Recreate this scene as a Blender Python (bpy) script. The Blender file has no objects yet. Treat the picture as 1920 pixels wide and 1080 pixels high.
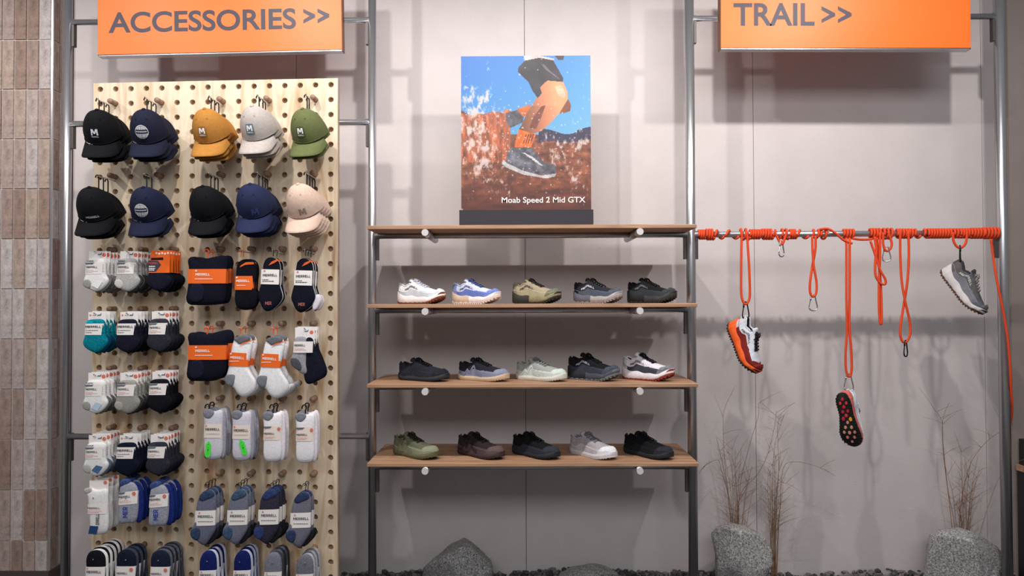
import bpy, math, random
import numpy as np
from mathutils import Vector, Matrix, noise

random.seed(7)
SC = bpy.context.scene
COL = SC.collection
PI = math.pi

# ------------------------------------------------------------------ camera
F = 1400.0                      # focal length in pixels of the 1920x1080 frame
CZ = 1.70                       # eye height
YAW, PITCH, ROLL = math.radians(0.61), math.radians(1.02), math.radians(-0.2)
RC = Matrix.Rotation(YAW, 3, 'Z') @ Matrix.Rotation(PI / 2 + PITCH, 3, 'X') @ Matrix.Rotation(ROLL, 3, 'Z')
cam = bpy.data.cameras.new('camera')
cam.lens = F / 1920 * 36
cam.sensor_width = 36
cam_o = bpy.data.objects.new('camera', cam)
cam_o.matrix_world = Matrix.Translation((0, 0, CZ)) @ RC.to_4x4()
COL.objects.link(cam_o)
SC.camera = cam_o

def P(px, py, D):
    """point of the place seen at a photo pixel, on the wall-parallel plane y = D"""
    d = RC @ Vector(((px - 960) / F, (540 - py) / F, -1))
    d *= D / d.y
    return Vector((d.x, d.y, d.z + CZ))

# ------------------------------------------------------------------ world, lights, exposure
SC.view_settings.view_transform = 'Standard'
SC.view_settings.look = 'None'
SC.view_settings.gamma = 1
SC.view_settings.use_curve_mapping = False
SC.view_settings.exposure = 0.0
W = bpy.data.worlds.new('store')
SC.world = W
W.use_nodes = True
W.node_tree.nodes['Background'].inputs[0].default_value = (0.93, 0.95, 1.0, 1)
W.node_tree.nodes['Background'].inputs[1].default_value = 0.2

def spot(x, y, z, tx, ty, tz, power, size, blend, rad, col=(1, .962, .938)):
    l = bpy.data.lights.new('track_spot', 'SPOT')
    l.energy = power; l.spot_size = math.radians(size); l.spot_blend = blend
    l.shadow_soft_size = rad; l.color = col
    o = bpy.data.objects.new('track_spot', l)
    o.location = (x, y, z)
    o.rotation_euler = (Vector((tx, ty, tz)) - Vector((x, y, z))).to_track_quat('-Z', 'Y').to_euler()
    COL.objects.link(o)

for sx, pw in ((-3.4, 80), (-2.35, 40), (-1.33, 74), (-0.28, 84), (0.76, 86), (1.80, 78)):  # leftmost spot is added only to brighten the tiled pillar
    spot(sx, 2.48, CZ + 1.94, sx * .97, 4.2, CZ - 0.25, pw, 122, .75, .035)

al = bpy.data.lights.new('front_fill_light', 'AREA')  # added soft fill: lifts the lower display, puts streaks on the steel posts
al.shape = 'RECTANGLE'; al.size = 5.0; al.size_y = 1.2; al.energy = 125; al.color = (.97, .97, 1)
ao = bpy.data.objects.new('front_fill_light', al)
ao.location = (0, -2.2, CZ + 2.5)
ao.rotation_euler = (Vector((0, 4.2, CZ - .3)) - ao.location).to_track_quat('-Z', 'Y').to_euler()
COL.objects.link(ao)

# ------------------------------------------------------------------ materials
def lin(c):
    c = c / 255.0
    return c / 12.92 if c <= .04045 else ((c + .055) / 1.055) ** 2.4
def rgb(c): return (lin(c[0]), lin(c[1]), lin(c[2]), 1)

MATS = {}
def M(name, c, rough=.6, metal=0, var=0, vs=60, bump=0, bs=300, stretch=None, spec=.4):
    if name in MATS: return MATS[name]
    m = bpy.data.materials.new(name); m.use_nodes = True
    nt = m.node_tree; b = nt.nodes['Principled BSDF']
    b.inputs['Base Color'].default_value = rgb(c)
    b.inputs['Roughness'].default_value = rough
    b.inputs['Metallic'].default_value = metal
    b.inputs['Specular IOR Level'].default_value = spec
    if var or bump:
        tc = nt.nodes.new('ShaderNodeTexCoord'); mp = nt.nodes.new('ShaderNodeMapping')
        nt.links.new(tc.outputs['Object'], mp.inputs[0])
        if stretch: mp.inputs['Scale'].default_value = stretch
    if var:
        n = nt.nodes.new('ShaderNodeTexNoise'); n.inputs['Scale'].default_value = vs; n.inputs['Detail'].default_value = 4
        nt.links.new(mp.outputs[0], n.inputs[0])
        r = nt.nodes.new('ShaderNodeValToRGB')
        lo = [max(0, v * (1 - var)) for v in rgb(c)[:3]] + [1]; hi = [min(1, v * (1 + var)) for v in rgb(c)[:3]] + [1]
        r.color_ramp.elements[0].position = .3; r.color_ramp.elements[0].color = lo
        r.color_ramp.elements[1].position = .7; r.color_ramp.elements[1].color = hi
        nt.links.new(n.outputs[0], r.inputs[0]); nt.links.new(r.outputs[0], b.inputs['Base Color'])
    if bump:
        n2 = nt.nodes.new('ShaderNodeTexNoise'); n2.inputs['Scale'].default_value = bs; n2.inputs['Detail'].default_value = 3
        nt.links.new(mp.outputs[0], n2.inputs[0])
        bp = nt.nodes.new('ShaderNodeBump'); bp.inputs['Strength'].default_value = bump; bp.inputs['Distance'].default_value = .004
        nt.links.new(n2.outputs[0], bp.inputs['Height']); nt.links.new(bp.outputs[0], b.inputs['Normal'])
    MATS[name] = m
    return m

def fab(c, var=.08):
    return M('fabric_%d_%d_%d' % c, c, .85, var=var, vs=90, bump=.35, bs=420, spec=.2)
def knit(c, var=None):
    if var is None: var = .1 if sum(c) > 560 else .2 if sum(c) > 300 else .35
    return M('knit_%d_%d_%d' % c, c, .95, var=var, vs=150, bump=.4, bs=380, spec=.1)
def plain(c, rough=.55):
    return M('plain_%d_%d_%d_%d' % (c + (int(rough * 100),)), c, rough)

def ramp_wood(name, cols, scale, stretch, dist=3.0, rough=.55):
    m = bpy.data.materials.new(name); m.use_nodes = True
    nt = m.node_tree; b = nt.nodes['Principled BSDF']; b.inputs['Roughness'].default_value = rough
    tc = nt.nodes.new('ShaderNodeTexCoord'); mp = nt.nodes.new('ShaderNodeMapping'); mp.inputs['Scale'].default_value = stretch
    nt.links.new(tc.outputs['Object'], mp.inputs[0])
    n = nt.nodes.new('ShaderNodeTexNoise'); n.inputs['Scale'].default_value = scale; n.inputs['Detail'].default_value = 6; n.inputs['Distortion'].default_value = dist
    nt.links.new(mp.outputs[0], n.inputs[0])
    r = nt.nodes.new('ShaderNodeValToRGB'); e = r.color_ramp.elements
    while len(e) < len(cols): e.new(.5)
    for i, (p, c) in enumerate(cols): e[i].position = p; e[i].color = rgb(c)
    nt.links.new(n.outputs[0], r.inputs[0]); nt.links.new(r.outputs[0], b.inputs['Base Color'])
    bp = nt.nodes.new('ShaderNodeBump'); bp.inputs['Strength'].default_value = .12; bp.inputs['Distance'].default_value = .002
    nt.links.new(n.outputs[0], bp.inputs['Height']); nt.links.new(bp.outputs[0], b.inputs['Normal'])
    MATS[name] = m
    return m

def granite(name, cols, scale):
    m = bpy.data.materials.new(name); m.use_nodes = True
    nt = m.node_tree; b = nt.nodes['Principled BSDF']; b.inputs['Roughness'].default_value = .85
    tc = nt.nodes.new('ShaderNodeTexCoord')
    n = nt.nodes.new('ShaderNodeTexNoise'); n.inputs['Scale'].default_value = scale; n.inputs['Detail'].default_value = 5; n.inputs['Roughness'].default_value = .8
    nt.links.new(tc.outputs['Object'], n.inputs[0])
    r = nt.nodes.new('ShaderNodeValToRGB'); e = r.color_ramp.elements
    while len(e) < len(cols): e.new(.5)
    for i, (p, c) in enumerate(cols): e[i].position = p; e[i].color = rgb(c)
    nt.links.new(n.outputs[0], r.inputs[0]); nt.links.new(r.outputs[0], b.inputs['Base Color'])
    bp = nt.nodes.new('ShaderNodeBump'); bp.inputs['Strength'].default_value = .6; bp.inputs['Distance'].default_value = .006
    nt.links.new(n.outputs[0], bp.inputs['Height']); nt.links.new(bp.outputs[0], b.inputs['Normal'])
    MATS[name] = m
    return m

STEEL = M('brushed_steel', (192, 191, 194), .3, .88, var=.06, vs=40, stretch=(1, 1, .02))
CHROME = M('polished_steel', (215, 215, 220), .18, 1)
DARKMETAL = M('dark_metal', (86, 80, 78), .5, .5)
BLACK = plain((14, 14, 16), .45)
INK = plain((28, 28, 34), .6)
WHITECARD = plain((236, 230, 226), .6)
CREAMCARD = plain((232, 218, 206), .6)
ORANGECARD = plain((236, 102, 24), .55)
SIGN = M('sign_orange', (246, 110, 36), .45, var=.02, vs=3)
SIGNINK = plain((62, 54, 66), .5)
DOTORANGE = plain((214, 84, 48), .6)
WHITEINK = plain((238, 236, 234), .6)
WALLM = M('wall_panel', (207, 198, 196), .75, var=.035, vs=5, bump=.5, bs=240)
PLY = ramp_wood('pine_plywood', [(.28, (168, 130, 96)), (.40, (206, 178, 144)), (.54, (226, 208, 182)), (.74, (200, 168, 132))], 3.2, (3.2, 3, .42), 1.6)
OAK = ramp_wood('oak_shelf', [(.3, (146, 108, 80)), (.5, (170, 130, 100)), (.7, (188, 148, 116))], 5, (.5, 8, 8), 1.2)
DOWEL = ramp_wood('dowel_wood', [(.3, (136, 104, 86)), (.7, (168, 136, 114))], 30, (1, 1, 1), 1)

# ------------------------------------------------------------------ mesh helpers
class MB:
    def __init__(s): s.v = []; s.f = []; s.mi = []
    def add(s, vs, fs, mi=0):
        o = len(s.v); s.v += [tuple(v) for v in vs]
        s.f += [tuple(i + o for i in f) for f in fs]; s.mi += [mi] * len(fs)
        return s
    def box(s, x0, x1, y0, y1, z0, z1, mi=0):
        return s.add([(x, y, z) for z in (z0, z1) for y in (y0, y1) for x in (x0, x1)],
                     [(0, 2, 3, 1), (4, 5, 7, 6), (0, 1, 5, 4), (2, 6, 7, 3), (0, 4, 6, 2), (1, 3, 7, 5)], mi)
    def tube(s, pts, r, n=8, closed=False, mi=0, cap=True):
        pts = [Vector(p) for p in pts]; m = len(pts); rings = []
        up = None
        rs = r if isinstance(r, (list, tuple)) else [r] * m
        for i in range(m):
            a = pts[(i - 1) % m] if (closed or i > 0) else pts[i]
            b = pts[(i + 1) % m] if (closed or i < m - 1) else pts[i]
            t = (b - a)
            t = t.normalized() if t.length > 1e-9 else Vector((0, 0, 1))
            if up is None:
                up = t.orthogonal().normalized()
            up = up - t * up.dot(t)
            up = up.normalized() if up.length > 1e-6 else t.orthogonal().normalized()
            bn = t.cross(up)
            rings.append([pts[i] + (up * math.cos(2 * PI * k / n) + bn * math.sin(2 * PI * k / n)) * rs[i] for k in range(n)])
        vs = [v for R in rings for v in R]; fs = []
        for i in range(m if closed else m - 1):
            j = (i + 1) % m
            for k in range(n):
                l = (k + 1) % n
                fs.append((i * n + k, i * n + l, j * n + l, j * n + k))
        if not closed and cap:
            fs.append(tuple(range(n))[::-1]); fs.append(tuple((m - 1) * n + k for k in range(n)))
        return s.add(vs, fs, mi)
    def prism(s, poly, y0, y1, mi=0):
        """poly in (x, z), extruded from y0 (front) to y1"""
        n = len(poly)
        vs = [(x, y0, z) for x, z in poly] + [(x, y1, z) for x, z in poly]
        fs = [tuple(range(n)), tuple(range(2 * n - 1, n - 1, -1))] + [(i, i + n, (i + 1) % n + n, (i + 1) % n) for i in range(n)]
        return s.add(vs, fs, mi)
    def puff(s, poly, t, prof=((1, 0), (.965, .5), (.87, .8), (.65, .96), (.33, 1)), mi=0, back=True, y=0):
        n = len(poly); cx = sum(p[0] for p in poly) / n; cz = sum(p[1] for p in poly) / n
        rings = [(k, -h) for k, h in reversed(prof)]
        if back: rings += [(k, h) for k, h in prof[1:]]
        vs = [(cx + (x - cx) * k, y + h * t, cz + (z - cz) * k) for k, h in rings for x, z in poly]
        fs = []
        for i in range(len(rings) - 1):
            for k in range(n):
                l = (k + 1) % n
                fs.append((i * n + k, (i + 1) * n + k, (i + 1) * n + l, i * n + l))
        fs.append(tuple(range(n))); m = len(rings) - 1
        fs.append(tuple(m * n + k for k in range(n - 1, -1, -1)))
        return s.add(vs, fs, mi)
    def build(s, name, mats, parent=None, smooth=False, loc=None):
        me = bpy.data.meshes.new(name)
        me.from_pydata(s.v, [], s.f)
        for m in (mats if isinstance(mats, (list, tuple)) else [mats]): me.materials.append(m)
        if any(s.mi): me.polygons.foreach_set('material_index', s.mi)
        if smooth: me.polygons.foreach_set('use_smooth', [True] * len(s.f))
        me.update()
        return link(name, me, parent, loc)

def link(name, me, parent=None, loc=None):
    o = bpy.data.objects.new(name, me); COL.objects.link(o)
    if parent: o.parent = parent
    if loc is not None: o.location = loc
    return o
def thing(name, label, cat, loc=(0, 0, 0), group=None, rot=None):
    o = bpy.data.objects.new(name, None); COL.objects.link(o); o.empty_display_size = .05
    o.location = loc
    if rot: o.rotation_euler = rot
    return tag(o, label, cat, group)
def tag(o, label, cat, group=None):
    o['label'] = label; o['category'] = cat
    if group: o['group'] = group
    return o
def struct(o, label=None):
    o['kind'] = 'structure'
    if label: o['label'] = label
    return o
def dup(root, label, group, off=(0, 0, 0), rot=(0, 0, 0)):
    r = root.copy(); COL.objects.link(r)
    r.location = root.location + Vector(off)
    r.rotation_euler = tuple(a + b for a, b in zip(root.rotation_euler, rot))
    r['label'] = label
    if group: r['group'] = group
    for ch in list(root.children):
        c = ch.copy(); COL.objects.link(c); c.parent = r
        for g in list(ch.children):
            d = g.copy(); COL.objects.link(d); d.parent = c
    return r
def smoothpoly(p, it=2):
    for _ in range(it):
        q = []
        for i in range(len(p)):
            a, b = p[i], p[(i + 1) % len(p)]
            q += [(a[0] * .75 + b[0] * .25, a[1] * .75 + b[1] * .25), (a[0] * .25 + b[0] * .75, a[1] * .25 + b[1] * .75)]
        p = q
    return p
def catmull(pts, k=6, closed=False):
    pts = [Vector(p) for p in pts]; n = len(pts); out = []
    for i in range(n if closed else n - 1):
        g = (lambda j: pts[j % n]) if closed else (lambda j: pts[min(max(j, 0), n - 1)])
        p0, p1, p2, p3 = g(i - 1), g(i), g(i + 1), g(i + 2)
        for s in range(k):
            t = s / k
            out.append(.5 * ((2 * p1) + (p2 - p0) * t + (2 * p0 - 5 * p1 + 4 * p2 - p3) * t * t + (3 * p1 - p0 - 3 * p2 + p3) * t ** 3))
    if not closed: out.append(pts[-1])
    return out

TXT = {}
def block_letters(s):
    """wide block capitals M, E, R, L built from plain strokes"""
    G = {'M': (1.25, [((0, 0), (.2, 0), (.2, 1), (0, 1)), ((.8, 0), (1, 0), (1, 1), (.8, 1)), ((.42, .25), (.58, .25), (.27, 1), (.06, 1)), ((.42, .25), (.58, .25), (.94, 1), (.73, 1))]),
         'E': (.85, [((0, 0), (.27, 0), (.27, 1), (0, 1)), ((.27, 0), (1, 0), (1, .2), (.27, .2)), ((.27, .41), (.92, .41), (.92, .59), (.27, .59)), ((.27, .8), (1, .8), (1, 1), (.27, 1))]),
         'R': (.95, [((0, 0), (.25, 0), (.25, 1), (0, 1)), ((.25, .8), (.85, .8), (.75, 1), (.25, 1)), ((.25, .34), (.8, .34), (.85, .52), (.25, .52)), ((.74, .46), (.98, .5), (.98, .86), (.74, .86)), ((.72, 0), (1, 0), (.7, .36), (.42, .36))]),
         'L': (.8, [((0, 0), (.28, 0), (.28, 1), (0, 1)), ((.28, 0), (1, 0), (1, .2), (.28, .2))])}
    v = []; f = []; x = 0
    for ch in s:
        w, quads = G[ch]
        for q in quads:
            o = len(v); v += [(x + a * w, b) for a, b in q]; f.append((o, o + 1, o + 2, o + 3))
        x += w + .17
    x -= .17
    return np.array([(a / x, b) for a, b in v]), f, x
def text2d(s, bold=.0, res=3, shear=0):
    """triangulated lettering, normalised to x 0..1, z 0..1"""
    key = (s, bold, res, shear)
    if key not in TXT and len(s) > 2 and set(s) <= set('MERL'):
        TXT[key] = block_letters(s)
    if key not in TXT:
        c = bpy.data.curves.new('t', 'FONT'); c.body = s; c.offset = bold; c.resolution_u = res; c.shear = shear
        o = bpy.data.objects.new('t', c); COL.objects.link(o)
        bpy.context.view_layer.update()
        me = o.evaluated_get(bpy.context.evaluated_depsgraph_get()).to_mesh()
        v = np.array([x.co[:2] for x in me.vertices]); f = [tuple(p.vertices) for p in me.polygons]
        bpy.data.objects.remove(o); bpy.data.curves.remove(c)
        lo, hi = v.min(0), v.max(0)
        TXT[key] = ((v - lo) / (hi - lo), f, (hi - lo)[0] / (hi - lo)[1])
    return TXT[key]
def text(mb, s, x0, x1, z0, z1, y, bold=.02, res=2, mi=0, shear=0):
    v, f, _ = text2d(s, bold, res, shear)
    return mb.add([(x0 + a * (x1 - x0), y, z0 + b * (z1 - z0)) for a, b in v], f, mi)
def disc(cx, cz, r, n=14, rz=None):
    rz = rz or r
    return [(cx + r * math.cos(2 * PI * k / n), cz + rz * math.sin(2 * PI * k / n)) for k in range(n)]

# ------------------------------------------------------------------ depths of the place (distance from the eye plane)
DP, DSF, DSB, DW, DSIGN, DPEG, DTILE = 3.80, 3.56, 4.04, 4.20, 3.72, 3.68, 4.09
GZ = CZ - 1.53                 # gravel bed level

# ------------------------------------------------------------------ setting
floor = struct(MB().box(-6, 6, -5, 4.6, -.1, 0).build('floor', M('floor_concrete', (118, 115, 114), .5, var=.1, vs=4)), 'grey concrete shop floor')
bed = struct(MB().box(-2.35, 2.75, 3.2, DW, 0, GZ - .03).build('trim_1', M('plinth', (70, 64, 60), .7)), 'low dark plinth carrying the gravel bed')

wall = struct(MB().box(-3.6, 3.9, DW + .012, DW + .1, 0, 3.9).build('wall_back', M('wall_core', (60, 54, 50), .9)), 'pale grey panelled wall behind the displays')
seams = [P(x, 540, DW).x for x in (-305, 125, 555, 985, 1415, 1845, 2275)]
for a, b in zip(seams, seams[1:]):
    MB().box(a + .0014, b - .0014, DW, DW + .011, 0.0, 3.9).build('panel', WALLM, wall)

struct(MB().box(P(1896, 540, 4.14).x, 3.9, 4.14, DW - .001, 0, 3.9).build('wall_right', M('return_wall', (142, 130, 124), .8, var=.05, vs=6)), 'darker brown grey wall strip beyond the right post')

# tiled pillar at the left
pil_x = P(96, 540, DTILE).x
wl = struct(MB().box(-3.6, pil_x - .006, DTILE + .006, DW + .0, .0, 3.9).build('wall_left', M('tile_grout', (206, 198, 192), .9, var=.1, vs=80)), 'pillar clad in vertical brown brick tiles')
tw = 23.4 * DTILE / F; th = 94.6 * DTILE / F
ztop = P(50, 75, DTILE).z
TILES = []
for i, c in enumerate([(162, 142, 134), (170, 154, 148), (178, 166, 162), (152, 130, 120), (166, 146, 134), (184, 174, 170), (144, 120, 108)]):
    m = granite('brick_tile_%d' % i, [(.3, tuple(int(v * .72) for v in c)), (.5, c), (.72, tuple(min(255, int(v * 1.2)) for v in c))], 22)
    TILES.append(m)
rt = random.Random(3)
tile_me = {}
def tile_mesh(w, h, m):
    k = (round(w, 4), round(h, 4), m.name)
    if k not in tile_me:
        b = .0025; mb = MB()
        mb.add([(0, 0, 0), (w, 0, 0), (w, 0, h), (0, 0, h), (b, -.006, b), (w - b, -.006, b), (w - b, -.006, h - b), (b, -.006, h - b)],
               [(4, 5, 6, 7), (0, 1, 5, 4), (1, 2, 6, 5), (2, 3, 7, 6), (3, 0, 4, 7)])
        me = bpy.data.meshes.new('brick'); me.from_pydata(mb.v, [], mb.f); me.materials.append(m); me.update()
        tile_me[k] = me
    return tile_me[k]
for r in range(-1, 12):
    z = ztop - r * th
    for c in range(12):
        x = pil_x - .008 - (c + 1) * tw
        o = link('brick', tile_mesh(tw - .004, th - .004, rt.choice(TILES)), wl, (x, DTILE + .006 - rt.random() * .002, z + .002))
    for c, w in ((0, .062), (1, .02)):
        o = link('brick', tile_mesh(w - .004, th - .004, rt.choice(TILES)), wl, (pil_x - .006, DTILE + .004 + c * .062, z + .002))
        o.rotation_euler = (0, 0, PI / 2)
struct(MB().box(pil_x - .008, pil_x + .002, DTILE - .003, DTILE + .006, .2, 3.9).build('trim_2', STEEL), 'slim metal corner trim on the tiled pillar')
struct(MB().box(-3.6, pil_x + .004, DTILE - .012, DW, 0, P(50, 1070, DTILE).z).build('baseboard_left', M('baseboard_dark', (74, 64, 60), .6)), 'dark baseboard under the tiled pillar')

# ------------------------------------------------------------------ steel frame
fr = thing('display_rack', 'brushed steel tube rack of four tall posts with crossbars', 'rack', (0, DP, 0))
post_px = (125, 698, 1296, 1881)
post_x = [P(x, 540, DP).x for x in post_px]
post_r = (.0195, .0205, .024, .0245)
for x, r in zip(post_x, post_r):
    o = MB().tube([(x, 0, GZ - .03), (x, 0, 3.6)], r, 24).build('post', STEEL, fr, True)
    MB().box(x - .004, x + .004, r * .2, .042, GZ, 3.6).build('slotted_strip', DARKMETAL, fr)
bars = ((0, 40, .0145), (0, 231, .0155), (0, 818, .0155), (1, 441, .0155), (1, 581, .0155), (1, 726, .012), (1, 876, .012), (2, 33, .0145), (2, 438.5, .0155))
bar_z = {}
for bay, py, r in bars:
    z = P((post_px[bay] + post_px[bay + 1]) / 2, py, DP).z
    bar_z[(bay, py)] = z
    xa, xb = post_x[bay], post_x[bay + 1]
    o = MB().tube([(xa + post_r[bay] * .8, 0, z), (xb - post_r[bay + 1] * .8, 0, z)], r, 20).build('crossbar', STEEL, fr, True)
    for xe, s in ((xa + post_r[bay], 1), (xb - post_r[bay + 1], -1)):
        MB().box(min(xe, xe + s * .012), max(xe, xe + s * .012), -.006, .02, z - .125, z + .016).build('bracket_plate', DARKMETAL, fr)

# ------------------------------------------------------------------ signs
def make_sign(corners, words, arrows, label, slope):
    (x0, x1, ybot) = corners
    a = P(x0, ybot, DSIGN); b = P(x1, ybot, DSIGN)
    w = b.x - a.x
    t = thing('hanging_sign', label, 'sign', ((a.x + b.x) / 2, DSIGN, a.z * .5 + b.z * .5), rot=(0, -slope, 0))
    k = DSIGN / F; cx = (x0 + x1) / 2
    MB().box(-w / 2, w / 2, 0, .03, 0, .46).build('panel', SIGN, t)
    MB().box(-w / 2 - .002, w / 2 + .002, .004, .05, -.006, .0).build('bottom_rail', STEEL, t)
    for s in (-1, 1):
        MB().box(s * (w / 2 + .001) - .002, s * (w / 2 + .001) + .002, .004, .05, -.006, .46).build('side_rail', M('sign_edge', (120, 70, 40), .5), t)
        MB().box(s * w * .3 - .02, s * w * .3 + .02, .03, .075, .12, .3).build('hanger', DARKMETAL, t)
    mb = MB()
    s, l, r, tp, bt = words
    text(mb, s, (l - cx) * k, (r - cx) * k, (ybot - bt) * k, (ybot - tp) * k, -.0008, .022, 8)
    mb.build('lettering', SIGNINK, t)
    l, r, tp, bt = arrows
    mb = MB(); half = (r - l) * .44
    for x in (l, l + (r - l) * .53):
        x0_, x1_ = (x - cx) * k, (x + half - cx) * k; zt, zb = (ybot - tp) * k, (ybot - bt) * k; zm = (zt + zb) / 2; h = .019
        mb.add([(x0_, -.0008, zt), (x1_, -.0008, zm + h * .42), (x1_, -.0008, zm - h * .42), (x0_, -.0008, zt - h), (x0_, -.0008, zb), (x0_, -.0008, zb + h), (x1_ - .028, -.0008, zm)],
               [(3, 6, 1, 0), (4, 2, 6, 5), (6, 2, 1)])
    mb.build('arrow_marks', SIGNINK, t)
    return t
make_sign((184, 641, 97.5), ('ACCESSORIES', 201, 558, 17, 57), (572, 623, 19, 47), 'orange hanging sign reading ACCESSORIES above the pegboard', math.radians(.9))
make_sign((1352, 1820, 89.5), ('TRAIL', 1376, 1528, 5, 48), (1541, 1599, 11, 43), 'orange hanging sign reading TRAIL above the rope rail', math.radians(-.45))

# ------------------------------------------------------------------ shelves
shelf_py = (421.5, 569.5, 719.5, 868)
SX0, SX1 = post_x[1] + post_r[1] + .002, post_x[2] - post_r[2] - .002
shelf_z = []
names = ('topmost', 'second', 'third', 'lowest')
what = ('carrying the poster, pale oak', 'at eye level carrying five chunky trail shoes', 'carrying five mixed dark and pale shoes', 'carrying five low flat shoes')
for py, nm, wh in zip(shelf_py, names, what):
    z = P(998, py, DSF).z; shelf_z.append(z)
    t = thing('wooden_shelf', '%s oak board shelf in the middle bay, %s' % (nm, wh), 'shelf', ((SX0 + SX1) / 2, DSF, z), 'oak shelves in the middle bay')
    w = (SX1 - SX0) / 2; d = DSB - DSF; e = .002
    MB().add([(x * (w - (e if zz in (0, 3) else 0)), (e if zz in (0, 3) and yy == 0 else yy * d), (0, -e, -.0165, -.0185)[zz])
              for zz in range(4) for x, yy in ((-1, 0), (1, 0), (1, 1), (-1, 1))],
             [(0, 1, 2, 3), (15, 14, 13, 12)] + [(a * 4 + i, a * 4 + 4 + i, a * 4 + 4 + (i + 1) % 4, a * 4 + (i + 1) % 4) for a in range(3) for i in range(4)]).build('board', OAK, t)
    for px in (797, 1200):
        x = P(px, py + 14, 3.55).x - (SX0 + SX1) / 2; r = .0175
        zc = -.0185 - r
        pg = MB().tube([(x, -.012, zc), (x, DSB - DSF - .06, zc)], r, 20).build('support_tube', STEEL, t, True)
        MB().tube([(x, -.015, zc), (x, -.0115, zc)], r * .93, 20).build('end_cap', plain((206, 202, 202), .5), pg)

# ------------------------------------------------------------------ pegboard
NC, NR = 16, 38
def peg_px(c, r):
    u = c / 15; 
    yl = 167.5 + 27.45 * r; yr = 158.7 + 27.98 * r
    xl = 188 - .12 * min(r, 30); xr = 620.5 - .09 * min(r, 15) + .05 * max(0, r - 15)
    return xl + (xr - xl) * u, yl + (yr - yl) * u
def pegw(c, r, D=DPEG): return P(*peg_px(c, r), D)
org = pegw(0, NR); org = Vector((org.x, DPEG, org.z - .03))
t = thing('pegboard', 'tall pine plywood pegboard drilled with rows of round holes', 'pegboard', org)
TH = .022; HR = .0138; HN = 14
mb = MB()
def cellcorner(c, r):
    return pegw(c - .5, r - .5) if 0 < c < NC and 0 < r < NR else pegw(c - .5 + (.06 if c == 0 else -.06 if c == NC else 0), r - .5 + (.07 if r == 0 else 0))
for c in range(NC):
    for r in range(NR):
        q = [cellcorner(c, r), cellcorner(c + 1, r), cellcorner(c + 1, r + 1), cellcorner(c, r + 1)]
        q = [v - org for v in q]; h = pegw(c, r) - org
        o = len(mb.v)
        hole = []; edge = []
        for k in range(HN + 2):
            a = 2 * PI * k / (HN + 2) + PI / 4
            hole.append((h.x + HR * math.cos(a), h.z + HR * math.sin(a)))
        n = len(hole); per = n // 4
        # outer ring: points along the cell border matching the hole points
        cs = [q[1], q[0], q[3], q[2]]            # angle 45, 135, 225, 315
        for k in range(n):
            s, f = divmod(k, per); f /= per
            A, B = cs[s], cs[(s + 1) % 4]
            edge.append((A.x + (B.x - A.x) * f, A.z + (B.z - A.z) * f))
        vs = [(x, 0, z) for x, z in edge] + [(x, 0, z) for x, z in hole] + [(x, TH, z) for x, z in hole] + [(x, TH, z) for x, z in edge]
        fs = []
        for k in range(n):
            l = (k + 1) % n
            fs += [(k, k + n, l + n, l), (k + n, k + 2 * n, l + 2 * n, l + n), (k + 2 * n, k + 3 * n, l + 3 * n, l + 2 * n)]
        # outer rims of the board
        for s in range(4):
            if (s == 0 and r == 0) or (s == 1 and c == 0) or (s == 2 and r == NR - 1) or (s == 3 and c == NC - 1):
                for k in range(s * per, (s + 1) * per):
                    l = (k + 1) % n; fs.append((k, l, l + 3 * n, k + 3 * n))
        mb.add(vs, fs)
mb.build('board', PLY, t)
qb = [cellcorner(0, 0) - org, cellcorner(NC, 0) - org, cellcorner(NC, NR) - org, cellcorner(0, NR) - org]
MB().prism([(q.x, q.z) for q in qb][::-1], TH + .0005, TH + .012).build('backing', M('backing_board', (150, 124, 106), .8, var=.15, vs=20), t)

HANG = []
def hook_at(c, r, length=.17, what=''):
    """oak dowel plugged into a hole and the steel prong under it; returns the prong's y range and height"""
    p = pegw(c, r)
    hk = thing('peg_hook', 'wooden peg holding the ' + what, 'hook', p, 'pegs plugged into the pegboard')
    MB().tube([(0, .016, 0), (0, -.052, 0), (0, -.056, 0)], [.0132, .0132, .0115], 16).build('dowel', DOWEL, hk, True)
    z = -.021
    MB().tube(catmull([(0, -.002, z), (0, -length * .5, z), (0, -length, z), (0, -length - .008, z + .006)], 4), .003, 8).build('prong', CHROME, hk, True)
    return Vector((p.x, DPEG - length, p.z + z))

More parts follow.
